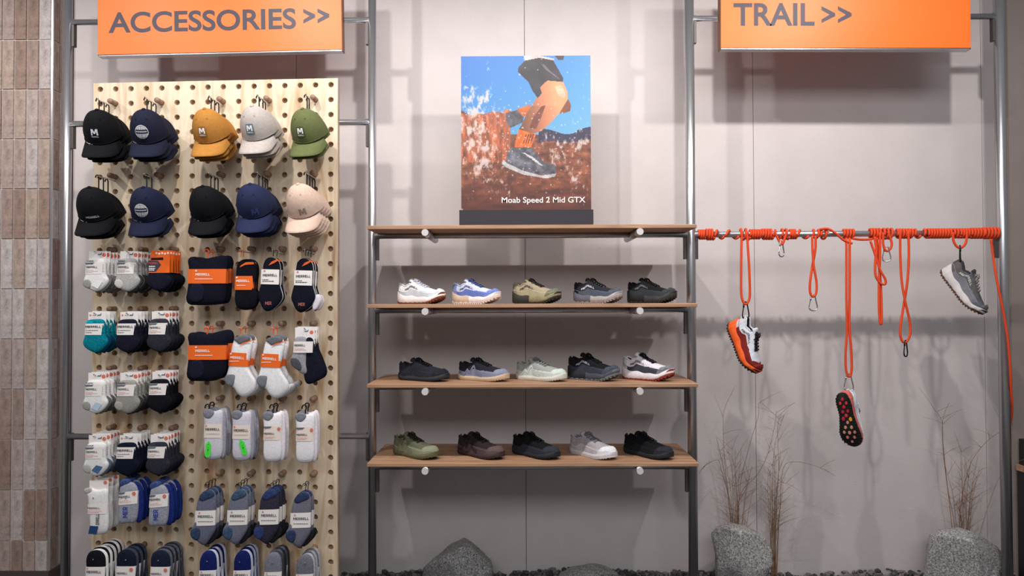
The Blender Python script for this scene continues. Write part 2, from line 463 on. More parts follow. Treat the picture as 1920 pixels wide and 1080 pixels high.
# ------------------------------------------------------------------ caps
def cap_parts(root, c, brim_c=None, stitch=None):
    """baseball cap hung nose-down; local +y is towards the wall"""
    cr = fab(c); br = fab(brim_c or c)
    rx, rf, rb, H = .086, .098, .062, .128
    R = Matrix.Rotation(math.radians(42), 3, 'X')         # tip the front down
    NA, NP = 48, 14
    def ring(a):      # a = 0 front (towards viewer, -y)
        y = -math.cos(a); x = math.sin(a)
        return x * rx, y * (rf if y < 0 else rb)
    def crown(a, f):      # f 0 base .. 1 top
        x, y = ring(a)
        ph = f * PI / 2
        k = max(0, math.cos(ph)) ** .86; zz = H * math.sin(ph) ** 1.0
        seam = 1 - .014 * math.exp(-((((a / (PI / 3)) + .5) % 1 - .5) / .045) ** 2)
        wr = 1 + .012 * math.sin(5 * a + 9 * f) * (0 if f > .9 else 1) * (1 if math.cos(a) < .6 else .25)
        drop = -.022 * max(0, -math.cos(a)) * (1 - f)
        return R @ Vector((x * k * seam * wr, y * k * seam * wr, zz + drop))
    mb = MB(); vs = [crown(2 * PI * i / NA, j / NP) for j in range(NP + 1) for i in range(NA)]
    fs = [(j * NA + i, j * NA + (i + 1) % NA, (j + 1) * NA + (i + 1) % NA, (j + 1) * NA + i) for j in range(NP) for i in range(NA)]
    mb.add(vs, fs); mb.build('crown', cr, root, True)
    # brim
    mb = MB(); NB, ND = 20, 6; am = math.radians(66); top = []; bot = []
    for j in range(ND + 1):
        g = j / ND
        for i in range(NB + 1):
            a = -am + 2 * am * i / NB
            x, y = ring(a)
            q = max(0, math.cos(a / am * PI / 2)) ** .24
            X = x * (1 + .10 * g); Y = y - .088 * g * q
            Z = -.002 - .012 * g * q - (X / .086) ** 2 * .036 * (.15 + .85 * g)
            top.append(R @ Vector((X, Y, Z))); bot.append(R @ Vector((X, Y, Z - .0035)))
    n = NB + 1; N = len(top); fs = []
    for j in range(ND):
        for i in range(NB):
            a = j * n + i
            fs += [(a, a + n, a + n + 1, a + 1), (N + a, N + a + 1, N + a + n + 1, N + a + n)]
    rim = [ND * n + i for i in range(n)]
    fs += [(rim[i], N + rim[i], N + rim[i + 1], rim[i + 1]) for i in range(NB)]
    mb.add(top + bot, fs); mb.build('brim', br, root, True)
    # seam roll between crown and brim, button, eyelets
    MB().tube([crown(-am + 2 * am * i / 24, .015) for i in range(25)], .0022, 6).build('brim_seam', fab(tuple(int(v * .8) for v in c)), root, True)
    b = crown(0, 1)
    nz = R @ Vector((0, 0, 1))
    mb = MB(); mb.tube([b - nz * .003, b + nz * .002, b + nz * .005, b + nz * .006], [.009, .009, .006, .001], 12)
    mb.build('button', cr, root, True)
    mb = MB()
    for a in (-.5, .5):
        p = crown(a, .62); e = crown(a, .64) - p; s = crown(a + .05, .62) - p
        nn = s.cross(e).normalized(); e.normalize(); s.normalize()
        mb.tube([p + (e * math.cos(k * PI / 4) + s * math.sin(k * PI / 4)) * .0035 + nn * .0005 for k in range(8)], .0011, 5, True)
    mb.build('eyelets', cr, root, True)
    return crown

def on_crown(crown, u, v):
    """u metres sideways, v metres up the front of the crown -> point pushed off the cloth"""
    a = u / .092; f = v / .17
    p = crown(a, f); e = crown(a, f + .01) - p; s = crown(a + .01, f) - p
    n = s.cross(e).normalized()
    return p + n * .0019
def sticker(crown, pts_faces, mat, name, root, lift=0):
    v, f = pts_faces
    out = []
    for u, w in v:
        p = on_crown(crown, u, w)
        if lift:
            q = on_crown(crown, u + .0, w); a = u / .092; ff = w / .17
            e = crown(a, ff + .01) - crown(a, ff); s = crown(a + .01, ff) - crown(a, ff)
            p = p + s.cross(e).normalized() * lift
        out.append(p)
    return MB().add(out, f).build(name, mat, root)
def grid2d(x0, x1, z0, z1, nx=6, nz=6):
    v = [(x0 + (x1 - x0) * i / nx, z0 + (z1 - z0) * j / nz) for j in range(nz + 1) for i in range(nx + 1)]
    f = [(j * (nx + 1) + i, j * (nx + 1) + i + 1, (j + 1) * (nx + 1) + i + 1, (j + 1) * (nx + 1) + i) for j in range(nz) for i in range(nx)]
    return v, f
def oval2d(cx, cz, rx, rz, n=24):
    v = [(cx, cz)]; f = []
    for j in (1, 2, 3):
        for k in range(n): v.append((cx + rx * j / 3 * math.cos(2 * PI * k / n), cz + rz * j / 3 * math.sin(2 * PI * k / n)))
    for k in range(n): f.append((0, 1 + k, 1 + (k + 1) % n))
    for j in range(2):
        for k in range(n):
            a, b = 1 + j * n + k, 1 + j * n + (k + 1) % n
            f.append((a, a + n, b + n, b))
    return v, f
def em_uv(x0, x1, z0, z1):
    """heavy slab-like M made of subdivided strokes"""
    v = []; f = []; n = 5
    def stroke(a0, a1, b0, b1):      # bottom-left/right and top-left/right in unit square
        o = len(v)
        for i in range(n + 1):
            t = i / n
            for p, q in ((a0, b0), (a1, b1)):
                v.append((x0 + (p[0] + (q[0] - p[0]) * t) * (x1 - x0), z0 + (p[1] + (q[1] - p[1]) * t) * (z1 - z0)))
        for i in range(n): f.append((o + 2 * i, o + 2 * i + 1, o + 2 * i + 3, o + 2 * i + 2))
    stroke((0, 0), (.22, 0), (0, 1), (.22, 1)); stroke((.78, 0), (1, 0), (.78, 1), (1, 1))
    stroke((.40, .22), (.60, .22), (.06, 1), (.30, 1)); stroke((.40, .22), (.60, .22), (.70, 1), (.94, 1))
    return v, f
def text_uv(s, x0, x1, z0, z1, bold=.03):
    if s == 'M': return em_uv(x0, x1, z0, z1)
    v, f, _ = text2d(s, bold, 2)
    return [(x0 + a * (x1 - x0), z0 + b * (z1 - z0)) for a, b in v], f

def hanger_hook(root, top, col, drop=.05):
    pts = [(0, 0, -drop), (0, 0, -.012), (.0, -.001, -.004), (-.004, -.001, .004), (-.010, -.001, .005), (-.014, -.001, -.001), (-.014, -.001, -.007)]
    MB().tube(catmull([Vector(p) + Vector(top) for p in pts], 4), .0032, 8).build('hanger_hook', col, root, True)

caps = [  # hook column, row, cap centre px, colour, logo, copies behind, label
    (1, 1, 197, 252, (10, 11, 17), 'M', 2, 'black cap with a white M logo, top row, nearest the tiled pillar', 'black caps with white M'),
    (4, 1, 284, 251, (27, 30, 50), 'oval', 2, 'navy cap with a white oval patch in the top row', 'navy oval-patch caps in the top row'),
    (8, 1, 400, 250, (180, 124, 56), 'Mpatch', 2, 'mustard yellow cap with a square M patch', 'mustard caps'),
    (11, 1, 489, 245, (182, 172, 166), 'Mblue', 2, 'light grey cap with a slate blue M patch', 'light grey caps'),
    (14, 1, 583, 250, (100, 107, 66), 'Mpatch', 1, 'olive green cap with a square M patch', 'olive green caps'),
    (1, 6, 185, 394, (10, 10, 15), 'word', 2, 'black cap with small white lettering low on the front', 'black caps with small white lettering'),
    (4, 6, 284, 394, (24, 29, 54), 'oval', 1, 'navy cap with a white oval patch in the second row', 'navy oval-patch caps in the second row'),
    (8, 6, 394, 392, (10, 11, 17), 'Mtone', 2, 'plain black cap with a tonal logo, middle of the second row', 'plain black caps'),
    (11, 6, 481, 388, (36, 43, 74), 'Mtone', 3, 'blue cap with a tonal embroidered M', 'blue caps'),
    (14, 6, 575, 388, (214, 186, 168), 'Mtone', 3, 'pale pink beige cap with a tonal embroidered M', 'pale beige caps'),
]
rc = random.Random(11)
for col, row, px, py, c, logo, nb, label, cn in caps:
    hk = hook_at(col, row, .16, cn)
    D0 = DPEG - .145
    p = P(px, py, D0)
    yaw = math.atan((975 - px) / F) + math.radians(-24 + rc.uniform(-4, 4))
    t = thing('baseball_cap', label, 'cap', p, 'caps hanging on the pegboard', (0, 0, yaw))
    crown = cap_parts(t, c)
    if logo in ('Mpatch', 'Mblue'):
        sticker(crown, grid2d(-.022, .022, .028, .072), fab((96, 116, 132)) if logo == 'Mblue' else fab(tuple(int(v * .8) for v in c)), 'patch', t)
        sticker(crown, text_uv('M', -.0155, .0155, .043, .066, .02), WHITEINK, 'lettering', t, .0008)
        sticker(crown, text_uv('MERRELL', -.016, .016, .034, .0395, .02), WHITEINK, 'lettering', t, .0008)
    elif logo == 'M':
        sticker(crown, text_uv('M', -.018, .018, .040, .066, .02), plain((200, 205, 214)), 'lettering', t)
        sticker(crown, text_uv('MERRELL', -.018, .018, .032, .037, .02), plain((200, 205, 214)), 'lettering', t)
    elif logo == 'word':
        sticker(crown, text_uv('MERRELL', -.012, .05, .018, .0265, .03), plain((200, 205, 214)), 'lettering', t)
    elif logo == 'oval':
        sticker(crown, oval2d(0, .053, .036, .0285), plain((214, 212, 210)), 'patch', t)
        sticker(crown, oval2d(0, .053, .033, .0255), fab((40, 46, 76)), 'patch_field', t, .0006)
        mbv, mbf = [], []
        for k in range(-4, 5):
            h = .0235 * math.sqrt(max(0, 1 - (k / 5.2) ** 2)); x = k * .0068
            for z0, z1 in ((.0615, .053 + h), (.053 - h, .0445)):
                if z1 - z0 < .003: continue
                o = len(mbv); mbv += [(x - .0022, z0), (x + .0022, z0), (x + .0022, z1), (x - .0022, z1)]; mbf.append((o, o + 1, o + 2, o + 3))
        for k in range(-7, 8):
            x = k * .0038; o = len(mbv); mbv += [(x - .0011, .0505), (x + .0011, .0505), (x + .0011, .0555), (x - .0011, .0555)]; mbf.append((o, o + 1, o + 2, o + 3))
        sticker(crown, (mbv, mbf), plain((220, 218, 214)), 'patch_print', t, .0012)
    else:
        sticker(crown, text_uv('M', .012, .046, .016, .043, .01), fab(tuple(int(v * .68) for v in c)) if sum(c) > 300 else fab(tuple(int(v * 1.5) for v in c)), 'lettering', t, .0004)
    # plastic hook on the prong
    dz = hk.z - p.z
    Ri = Matrix.Rotation(-yaw, 3, 'Z')
    topv = Ri @ Vector((hk.x - p.x, 0, dz))
    hanger_hook(t, topv, BLACK, max(.03, dz - .10))
    for k in range(nb):
        dup(t, '%s cap from the front on the peg of %s' % (('second', 'third', 'fourth')[k], cn), 'caps hanging on the pegboard',
            (rc.uniform(-.002, .004), .042 * (k + 1), -.003 * (k + 1)), (0, 0, rc.uniform(-.05, .03)))

# ------------------------------------------------------------------ sock packs
# shapes below are front outlines of each pack, in units of the front pack's own plane
rs = random.Random(5)
class Pack:
    def __init__(s, col, row, n, name, label, short, D=3.515, gap=.03, hook=True, length=.17):
        s.hk = hook_at(col, row, length, short); s.D = D; s.k = D / F; s.n = n; s.gap = gap; s.label = label; s.short = short
        s.t = None; s.name = name
        s.px0, s.py0 = s.pix(s.hk)
        loc = P(s.px0, s.py0, D)
        s.t = thing(name, label, 'socks', loc, 'sock packs on the pegboard')
    def pix(s, p):
        q = RC.transposed() @ (Vector((p.x * s.D / p.y, s.D, (p.z - CZ) * s.D / p.y)))
        # the prong runs straight back, so keep the world x and z at the pack's plane
        q = RC.transposed() @ Vector((p.x, s.D, p.z - CZ))
        return 960 + F * q.x / -q.z, 540 - F * q.y / -q.z
    def L(s, pts): return [((x - s.px0) * s.k, (s.py0 - y) * s.k) for x, y in pts]
    def puff(s, nm, pts, m, t=.012, y=0, it=2, back=True):
        MB().puff(smoothpoly(s.L(pts)[::1], it), t, y=y, back=back).build(nm, m, s.t, True); return s
    def card(s, nm, pts, m, y, th=.0012):
        MB().prism(s.L(pts), y, y + th).build(nm, m, s.t); return s
    def band(s, nm, x0, x1, y0, y1, m, t, skew=0):
        """paper band wrapped round the pack"""
        A = s.L([(x0, y0), (x1, y0 + skew), (x1 - 1, y1 + skew), (x0 - 1, y1)])
        mb = MB(); ns = 8; vs = []
        for (xa, za), (xb, zb) in ((A[0], A[1]), (A[3], A[2])):
            ring = []
            for i in range(ns + 1):
                f = i / ns; b = 1 - .35 * abs(2 * f - 1) ** 6
                ring.append((xa + (xb - xa) * f, -t * b, za + (zb - za) * f))
            for i in range(ns, -1, -1):
                f = i / ns; b = 1 - .35 * abs(2 * f - 1) ** 6
                ring.append((xa + (xb - xa) * f, t * b, za + (zb - za) * f))
            vs += ring
        n = 2 * (ns + 1)
        mb.add(vs, [(i, i + n, (i + 1) % n + n, (i + 1) % n) for i in range(n)])
        mb.build(nm, m, s.t); return s
    def txt(s, st, x0, x1, y0, y1, m, y, bold=.03, skew=0, nm='lettering'):
        mb = MB(); A = s.L([(x0, y1), (x1, y0)])
        v, f, _ = text2d(st, bold, 1)
        sk = -skew * s.k
        mb.add([(A[0][0] + a * (A[1][0] - A[0][0]), y, A[0][1] + b * (A[1][1] - A[0][1]) + sk * a) for a, b in v], f)
        mb.build(nm, m, s.t); return s
    def lines(s, x0, ys, ws, m, y, skew=0, h=.9):
        mb = MB()
        for yy, w in zip(ys, ws):
            x = x0; r = random.Random(int(yy * 10))
            while x < x0 + w:
                l = r.uniform(1.6, 4.2); x2 = min(x + l, x0 + w)
                dy = skew * (x - x0) / max(w, 1)
                A = s.L([(x, yy + dy + h), (x2, yy + dy + h), (x2, yy + dy), (x, yy + dy)])
                mb.add([(a, y, b) for a, b in A], [(0, 1, 2, 3)]); x = x2 + .7
        mb.build('small_print', m, s.t); return s
    def dot(s, x, y, r, m, yo, nm='logo_dot'):
        mb = MB(); mb.prism(disc(*s.L([(x, y)])[0], r * s.k, 14), yo, yo + .0006); mb.build(nm, m, s.t)
        mb = MB(); cx, cz = s.L([(x, y)])[0]
        mb.tube([(cx + math.cos(a) * r * .5 * s.k, yo - .0004, cz + math.sin(a) * r * .5 * s.k) for a in [2 * PI * k / 10 for k in range(10)]], .0004, 4, True)
        mb.build(nm, WHITEINK, s.t); return s
    def jhook(s, m, x=None, low=14, r=.0016, big=1.0):
        """plastic hook that hangs on the prong: crook over the origin, stem down"""
        pts = [(.001, 0, -low * s.k), (.001, 0, -.010 * big), (.004 * big, 0, -.001), (.001, 0, .0055 * big), (-.006 * big, 0, .0055 * big), (-.010 * big, 0, 0), (-.010 * big, 0, -.006 * big)]
        MB().tube(catmull(pts, 4), r, 7).build('hanger_hook', m, s.t, True); return s
    def done(s):
        for k in range(s.n):
            dup(s.t, '%s pack back of the %s' % (('second', 'third', 'fourth', 'fifth')[k], s.short), 'sock packs on the pegboard',
                (rs.uniform(-.002, .003), s.gap * (k + 1), rs.uniform(-.001, .004)), (rs.uniform(-.02, .02), rs.uniform(-.03, .03), rs.uniform(-.06, .06)))

RED = plain((196, 92, 84), .6); SLATE = plain((96, 104, 114), .6); GREEN = plain((72, 226, 66), .5); GREYINK = plain((120, 112, 112), .6)

def ankle(col, row, n, cx, top, sock, heel, kind, label, short, inner=None, orange=False, sticker_c=None):
    p = Pack(col, row, n, 'ankle_sock_pack', label, short)
    S = knit(sock); t = .013
    p.puff('sock', [(cx - 19, top + 15), (cx, top + 13), (cx + 17, top + 14), (cx + 18, top + 34), (cx + 18, top + 46), (cx + 24, top + 54), (cx + 20, top + 64), (cx + 9, top + 74), (cx - 2, top + 77), (cx - 14, top + 72), (cx - 23, top + 65), (cx - 25, top + 56), (cx - 20, top + 44), (cx - 20, top + 30)], S, t)
    # folds of the pairs packed behind
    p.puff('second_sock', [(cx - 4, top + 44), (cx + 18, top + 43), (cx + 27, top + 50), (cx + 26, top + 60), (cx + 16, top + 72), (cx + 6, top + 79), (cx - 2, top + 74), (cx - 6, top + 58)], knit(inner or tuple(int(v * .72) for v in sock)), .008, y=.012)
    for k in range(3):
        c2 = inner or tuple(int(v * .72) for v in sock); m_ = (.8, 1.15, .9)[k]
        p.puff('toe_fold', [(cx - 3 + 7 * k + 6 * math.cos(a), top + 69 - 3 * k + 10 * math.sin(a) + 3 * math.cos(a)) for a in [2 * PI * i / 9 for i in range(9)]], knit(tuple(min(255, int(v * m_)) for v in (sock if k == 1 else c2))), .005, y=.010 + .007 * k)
    if heel:
        p.puff('heel', [(cx - 23, top + 54), (cx - 12, top + 52), (cx - 6, top + 60), (cx - 10, top + 71), (cx - 18, top + 70), (cx - 25, top + 63)], knit(heel), .006, y=-.0085)
    if sticker_c: p.card('sticker', [(cx - 7, top + 65), (cx + 5, top + 71), (cx + 14, top + 58), (cx + 2, top + 55)], plain(sticker_c, .3), -.0148, .001)
    body = ORANGECARD if orange else WHITECARD
    if not orange:
        p.card('header_card', [(cx - 16, top + 22), (cx + 18, top + 22), (cx + 18, top), (cx - 16, top)], body, .002)
        p.card('hang_slot', [(cx + 1, top + 7), (cx + 8, top + 7), (cx + 9, top + 2), (cx + 6, top + 5), (cx + 2, top + 5)], SLATE, .001, .0008)
        if kind == 'run':
            p.dot(cx - 12, top + 6, 1.8, DOTORANGE, .0012); p.lines(cx - 8, (top + 5.5,), (7,), GREYINK, .0012)
        else:
            p.dot(cx + 13, top + 7, 3.6, DOTORANGE, .0012)
        p.band('paper_band', cx - 19, cx + 16, top + 21.5, top + 43, body, t + .0012)
        y = -t - .0022
        if kind == 'run':
            p.txt('MERRELL', cx - 17.5, cx + 12, top + 25.5, top + 29.5, INK, y, .02)
            p.lines(cx - 17, (top + 34, top + 38), (24, 12), INK, y)
        else:
            p.card('band_flag', [(cx - 18.5, top + 25), (cx - 5, top + 25), (cx - 2, top + 21.8), (cx - 18.5, top + 21.8)], SLATE, y + .0004, .0006)
            p.txt('MERRELL', cx - 17, cx + 4, top + 28.5, top + 32, INK, y, .02)
            p.lines(cx - 17, (top + 35.5, top + 37.8), (14, 22), RED, y, h=.6)
            p.lines(cx - 17, (top + 39.8,), (12,), GREYINK, y, h=.6)
        mb = MB()
        for k in range(4):
            x, z = p.L([(cx + 14.6, top + 26 + 4 * k)])[0]; mb.prism(disc(x, z, .0016, 8), y + .0015, y + .002)
        mb.build('size_dots', INK, p.t)
        # knitted mark on the cuff
        p.lines(cx - 17, (top + 17.5, top + 19), (13, 13), knit(tuple(int(v * .5) for v in sock)) if sum(sock) > 330 else knit(tuple(min(255, int(v * 1.7)) for v in sock)), -.0124, h=1.1)
    else:
        p.card('header_card', [(cx - 19, top + 42), (cx + 21, top + 42), (cx + 21, top), (cx - 13, top)], body, -t - .001, .0015)
        y = -t - .0016
        p.card('band_flag', [(cx - 19, top + 40), (cx - 5, top + 40), (cx + 5, top + 27), (cx - 1, top + 19), (cx - 19, top + 19)], plain((58, 58, 70)), y, .0006)
        p.txt('MERRELL', cx - 18, cx - 1, top + 22, top + 25.5, DOTORANGE, y - .0006, .02)
        p.lines(cx - 18, (top + 29,), (12,), WHITEINK, y - .0006, h=2.0)
        p.lines(cx - 18, (top + 33, top + 36), (12, 11), WHITEINK, y - .0006, h=1.6)
        mb = MB()
        for k in range(5):
            x, z = p.L([(cx - 4 + 5.4 * k, top + 5 + (k % 2) * 1)])[0]; mb.prism(disc(x, z, .0048, 10), y, y + .0006)
        mb.build('logo_dots', WHITEINK, p.t)
        p.card('sock_cuff_strip', [(cx - 14, top + 18), (cx + 9, top + 18), (cx + 9, top + 13), (cx - 14, top + 14)], knit(sock), y, .0006)
    p.done()

NAVY, BLK, CHAR = (26, 27, 42), (20, 20, 28), (46, 46, 56)
WHT, LGR, GRY, DGR = (228, 226, 224), (176, 174, 172), (148, 146, 140), (92, 92, 98)
TEAL = (8, 122, 138)
lx = (182, 243, 304)
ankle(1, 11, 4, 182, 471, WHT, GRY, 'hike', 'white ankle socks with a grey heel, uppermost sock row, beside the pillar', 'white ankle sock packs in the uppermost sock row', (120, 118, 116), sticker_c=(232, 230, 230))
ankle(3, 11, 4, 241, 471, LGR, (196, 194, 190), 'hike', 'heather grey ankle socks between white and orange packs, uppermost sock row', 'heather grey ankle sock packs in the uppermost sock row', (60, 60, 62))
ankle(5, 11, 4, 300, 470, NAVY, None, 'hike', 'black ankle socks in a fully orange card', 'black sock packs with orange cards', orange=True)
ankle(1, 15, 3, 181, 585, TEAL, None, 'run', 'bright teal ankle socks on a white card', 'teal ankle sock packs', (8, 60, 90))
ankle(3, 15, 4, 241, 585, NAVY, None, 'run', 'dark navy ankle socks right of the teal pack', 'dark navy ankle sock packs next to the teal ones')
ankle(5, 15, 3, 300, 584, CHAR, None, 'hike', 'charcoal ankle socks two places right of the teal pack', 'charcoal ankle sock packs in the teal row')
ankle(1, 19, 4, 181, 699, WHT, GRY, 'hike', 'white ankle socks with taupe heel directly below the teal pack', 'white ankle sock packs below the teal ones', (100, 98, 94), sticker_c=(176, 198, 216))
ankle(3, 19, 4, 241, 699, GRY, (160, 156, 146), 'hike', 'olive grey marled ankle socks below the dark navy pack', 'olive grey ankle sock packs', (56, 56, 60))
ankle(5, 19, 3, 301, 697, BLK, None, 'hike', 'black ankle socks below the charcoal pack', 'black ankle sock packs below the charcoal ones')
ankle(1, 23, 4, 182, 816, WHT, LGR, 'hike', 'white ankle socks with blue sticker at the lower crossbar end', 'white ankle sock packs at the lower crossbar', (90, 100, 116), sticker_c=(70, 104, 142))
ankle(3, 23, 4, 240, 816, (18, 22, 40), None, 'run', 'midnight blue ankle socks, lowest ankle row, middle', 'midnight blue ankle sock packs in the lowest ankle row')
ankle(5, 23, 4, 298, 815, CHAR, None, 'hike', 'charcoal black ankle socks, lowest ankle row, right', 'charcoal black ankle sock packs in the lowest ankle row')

# white crew / heather blue quarter packs, left block, seventh row
p = Pack(1, 27, 2, 'crew_sock_pack', 'long white crew socks with vertical black lettering and blue patch', 'white crew sock packs with vertical lettering', gap=.045)
p.card('header_card', [(167, 925), (203, 925), (203, 901), (167, 901)], WHITECARD, .002).dot(197, 905, 3.4, DOTORANGE, .001)
p.puff('sock', [(165, 925), (160, 916), (168, 914), (185, 920), (203, 914), (204, 945), (206, 998), (188, 1002), (171, 1003), (170, 975), (167, 945)], knit(WHT), .013)
p.puff('heel', [(158, 916), (170, 913), (176, 919), (168, 926), (160, 924)], knit(LGR), .007, y=-.006)
p.band('paper_band', 167, 204, 944, 962, WHITECARD, .0145).txt('MERRELL', 168, 191, 949.5, 952.5, INK, -.0165, .02).lines(168, (956, 958.5), (26, 22), RED, -.0165, h=.7)
mb = MB(); v, f, _ = text2d('ERRELL', .03, 1); A = p.L([(183, 982), (189.5, 962)])
mb.add([(A[1][0] - b * (A[1][0] - A[0][0]), -.0142, A[0][1] + a * (A[1][1] - A[0][1])) for a, b in v], f); mb.build('lettering', INK, p.t)
p.card('blue_patch', [(169, 999), (184, 1000), (188, 985), (172, 984)], plain((24, 62, 104)), -.0145, .001)
p.done()
for col, cx, ty, nm, sh in ((3, 243, 907, 'heather grey quarter socks with blue lettering, left of two', 'blue and grey quarter sock packs, left hook'), (5, 300, 912, 'heather grey quarter socks with blue lettering, right of two', 'blue and grey quarter sock packs, right hook')):
    p = Pack(col, 27, 2, 'quarter_sock_pack', nm, sh, gap=.04)
    p.puff('sock', [(cx - 18, ty + 2), (cx - 2, ty - 6), (cx + 16, ty + 2), (cx + 18, ty + 40), (cx + 14, ty + 74), (cx - 4, ty + 73), (cx - 21, ty + 76), (cx - 20, ty + 50), (cx - 18, ty + 25)], knit((150, 152, 164)), .012)
    p.puff('blue_sock', [(cx + 4, ty - 6), (cx + 20, ty), (cx + 26, ty + 30), (cx + 25, ty + 70), (cx + 10, ty + 77), (cx + 6, ty + 40)], knit((28, 44, 110)), .010, y=.011)
    p.puff('toe', [(cx - 20, ty - 2), (cx - 14, ty - 9), (cx, ty - 10), (cx + 4, ty - 3), (cx - 8, ty + 4), (cx - 18, ty + 6)], knit((60, 80, 130)), .012, y=.002)
    p.band('paper_band', cx - 18, cx + 17, ty + 15, ty + 39, WHITECARD, .0135, -3)
    p.card('band_flag', [(cx - 17, ty + 19), (cx - 8, ty + 18), (cx - 5, ty + 14.5), (cx - 17, ty + 15)], SLATE, -.0148, .0006)
    p.txt('MERRELL', cx - 17, cx + 4, ty + 22, ty + 26, INK, -.0152, .05, -2).lines(cx - 16, (ty + 31, ty + 33.5), (16, 22), RED, -.0152, -2, .7).dot(cx + 11, ty + 17, 3.4, DOTORANGE, -.0152)
    mb = MB(); v, f, _ = text2d('MER', .05, 1); A = p.L([(cx - 10, ty + 62), (cx - 1, ty + 42)])
    mb.add([(A[1][0] - b * (A[1][0] - A[0][0]), -.0132, A[0][1] + a * (A[1][1] - A[0][1])) for a, b in v], f); mb.build('lettering', plain((34, 60, 150)), p.t)
    p.jhook(BLACK, low=8); p.done()

# bottom row left: rounded toe-up packs with white bands
for col, cx, ty, c, n, rim, nm, sh in ((1, 181, 1031, BLK, 4, WHT, 'black and white no-show socks in a long row, bottom corner near pillar', 'black and white no-show packs near the pillar'),
                                       (3, 238, 1030, (24, 28, 46), 2, (60, 64, 76), 'dark blue rounded no-show socks, bottom row, left block middle', 'dark blue no-show packs, bottom row middle'),
                                       (5, 302, 1031, (28, 34, 54), 3, (90, 92, 100), 'slate blue rounded no-show socks, bottom row, left block right', 'slate blue no-show packs, bottom row right')):
    p = Pack(col, 31, n, 'no_show_sock_pack', nm, sh, gap=.036)
    o = [(cx - 18, ty + 30), (cx - 19, ty + 14), (cx - 14, ty + 4), (cx - 4, ty), (cx + 8, ty + 1), (cx + 16, ty + 9), (cx + 18, ty + 22), (cx + 18, ty + 60), (cx + 22, ty + 82), (cx + 4, ty + 96), (cx - 14, ty + 92), (cx - 22, ty + 78), (cx - 18, ty + 60)]
    p.puff('sock', o, knit(c), .012).puff('rear_sock', [(x + 3, y - 1.5) for x, y in o], knit(rim), .010, y=.009)
    p.band('paper_band', cx - 18, cx + 18, ty + 30, ty + 62, WHITECARD, .0135)
    if col == 1: p.txt('MERRELL', cx - 15, cx + 12, ty + 37, ty + 41.5, INK, -.0152, .02).dot(cx - 14, ty + 33, 1.4, DOTORANGE, -.0152)
    else: p.dot(cx + 11, ty + 36, 3.4, DOTORANGE, -.0152).txt('MERRELL', cx - 16, cx + 4, ty + 41, ty + 44.5, INK, -.0152, .02)
    p.jhook(BLACK, low=14, r=.0022); p.done()

# orange-banded packs, right block
OHOOK = plain((240, 92, 44), .4)
for row, x0, y0, nm, sh in ((11, 350, 480, 'wide bundle of black crew socks in an orange band, upper of two', 'wide black crew sock bundle, upper'),
                            (16, 350, 622, 'wide bundle of black crew socks in an orange band, lower of two', 'wide black crew sock bundle, lower')):
    p = Pack(8, row, 1, 'crew_sock_bundle', nm, sh, D=3.50, gap=.055)
    fl = 1 if row == 11 else 0
    p.puff('socks', [(x0 + 1, y0 + 4), (x0 + 14, y0), (x0 + 34, y0 + 6), (x0 + 54, y0 + 1), (x0 + 74, y0 - 2), (x0 + 80, y0 + 10), (x0 + 77, y0 + 24), (x0 + 76, y0 + 50), (x0 + 74, y0 + 78 + 10 * fl), (x0 + 60, y0 + 92), (x0 + 30, y0 + 93), (x0 - 1 - fl * 2, y0 + 92), (x0 + 3, y0 + 60), (x0 + 6, y0 + 26)], knit((20, 21, 34)), .022)
    p.puff('folded_pair', [(x0 + 10, y0 + 51), (x0 + 36, y0 + 50), (x0 + 38, y0 + 86), (x0 + 6, y0 + 89)], knit((26, 28, 44)), .008, y=-.018)
    p.band('paper_band', x0 + 6, x0 + 77, y0 + 25, y0 + 52, ORANGECARD, .0245)
    p.txt('MERRELL', x0 + 21, x0 + 48, y0 + 33, y0 + 37.5, WHITEINK, -.0262, .02).lines(x0 + 20, (y0 + 43,), (33,), WHITEINK, -.0262, h=1.4).dot(x0 + 22, y0 + 28.5, 1.7, WHITEINK, -.0262)
    p.jhook(OHOOK, low=16, r=.003, big=1.4)
    MB().box(-.03, .03, -.004, .004, -.045, -.036).build('hanger_bar', OHOOK, p.t)
    p.done()
p = Pack(10, 11, 1, 'crew_sock_pack', 'narrow black sock pack with orange band and orange stripe at the toe', 'narrow black pack with orange band', gap=.03)
p.puff('socks', [(443, 500), (450, 488), (464, 485), (478, 489), (483, 502), (480, 530), (479, 546), (486, 552), (480, 578), (463, 583), (444, 579), (440, 560), (443, 540)], knit((18, 18, 26)), .016)
p.card('orange_stripe', [(452, 502), (462, 497), (479, 496), (478, 492), (464, 492), (454, 498)], ORANGECARD, -.0165, .001)
p.band('paper_band', 442.5, 479, 518, 544, ORANGECARD, .018).txt('MERRELL', 446, 471, 525, 529.5, WHITEINK, -.0198, .02).lines(447, (535,), (16,), WHITEINK, -.0198, h=1.2).dot(447, 521, 1.6, WHITEINK, -.0198)
p.jhook(OHOOK, low=10); p.done()
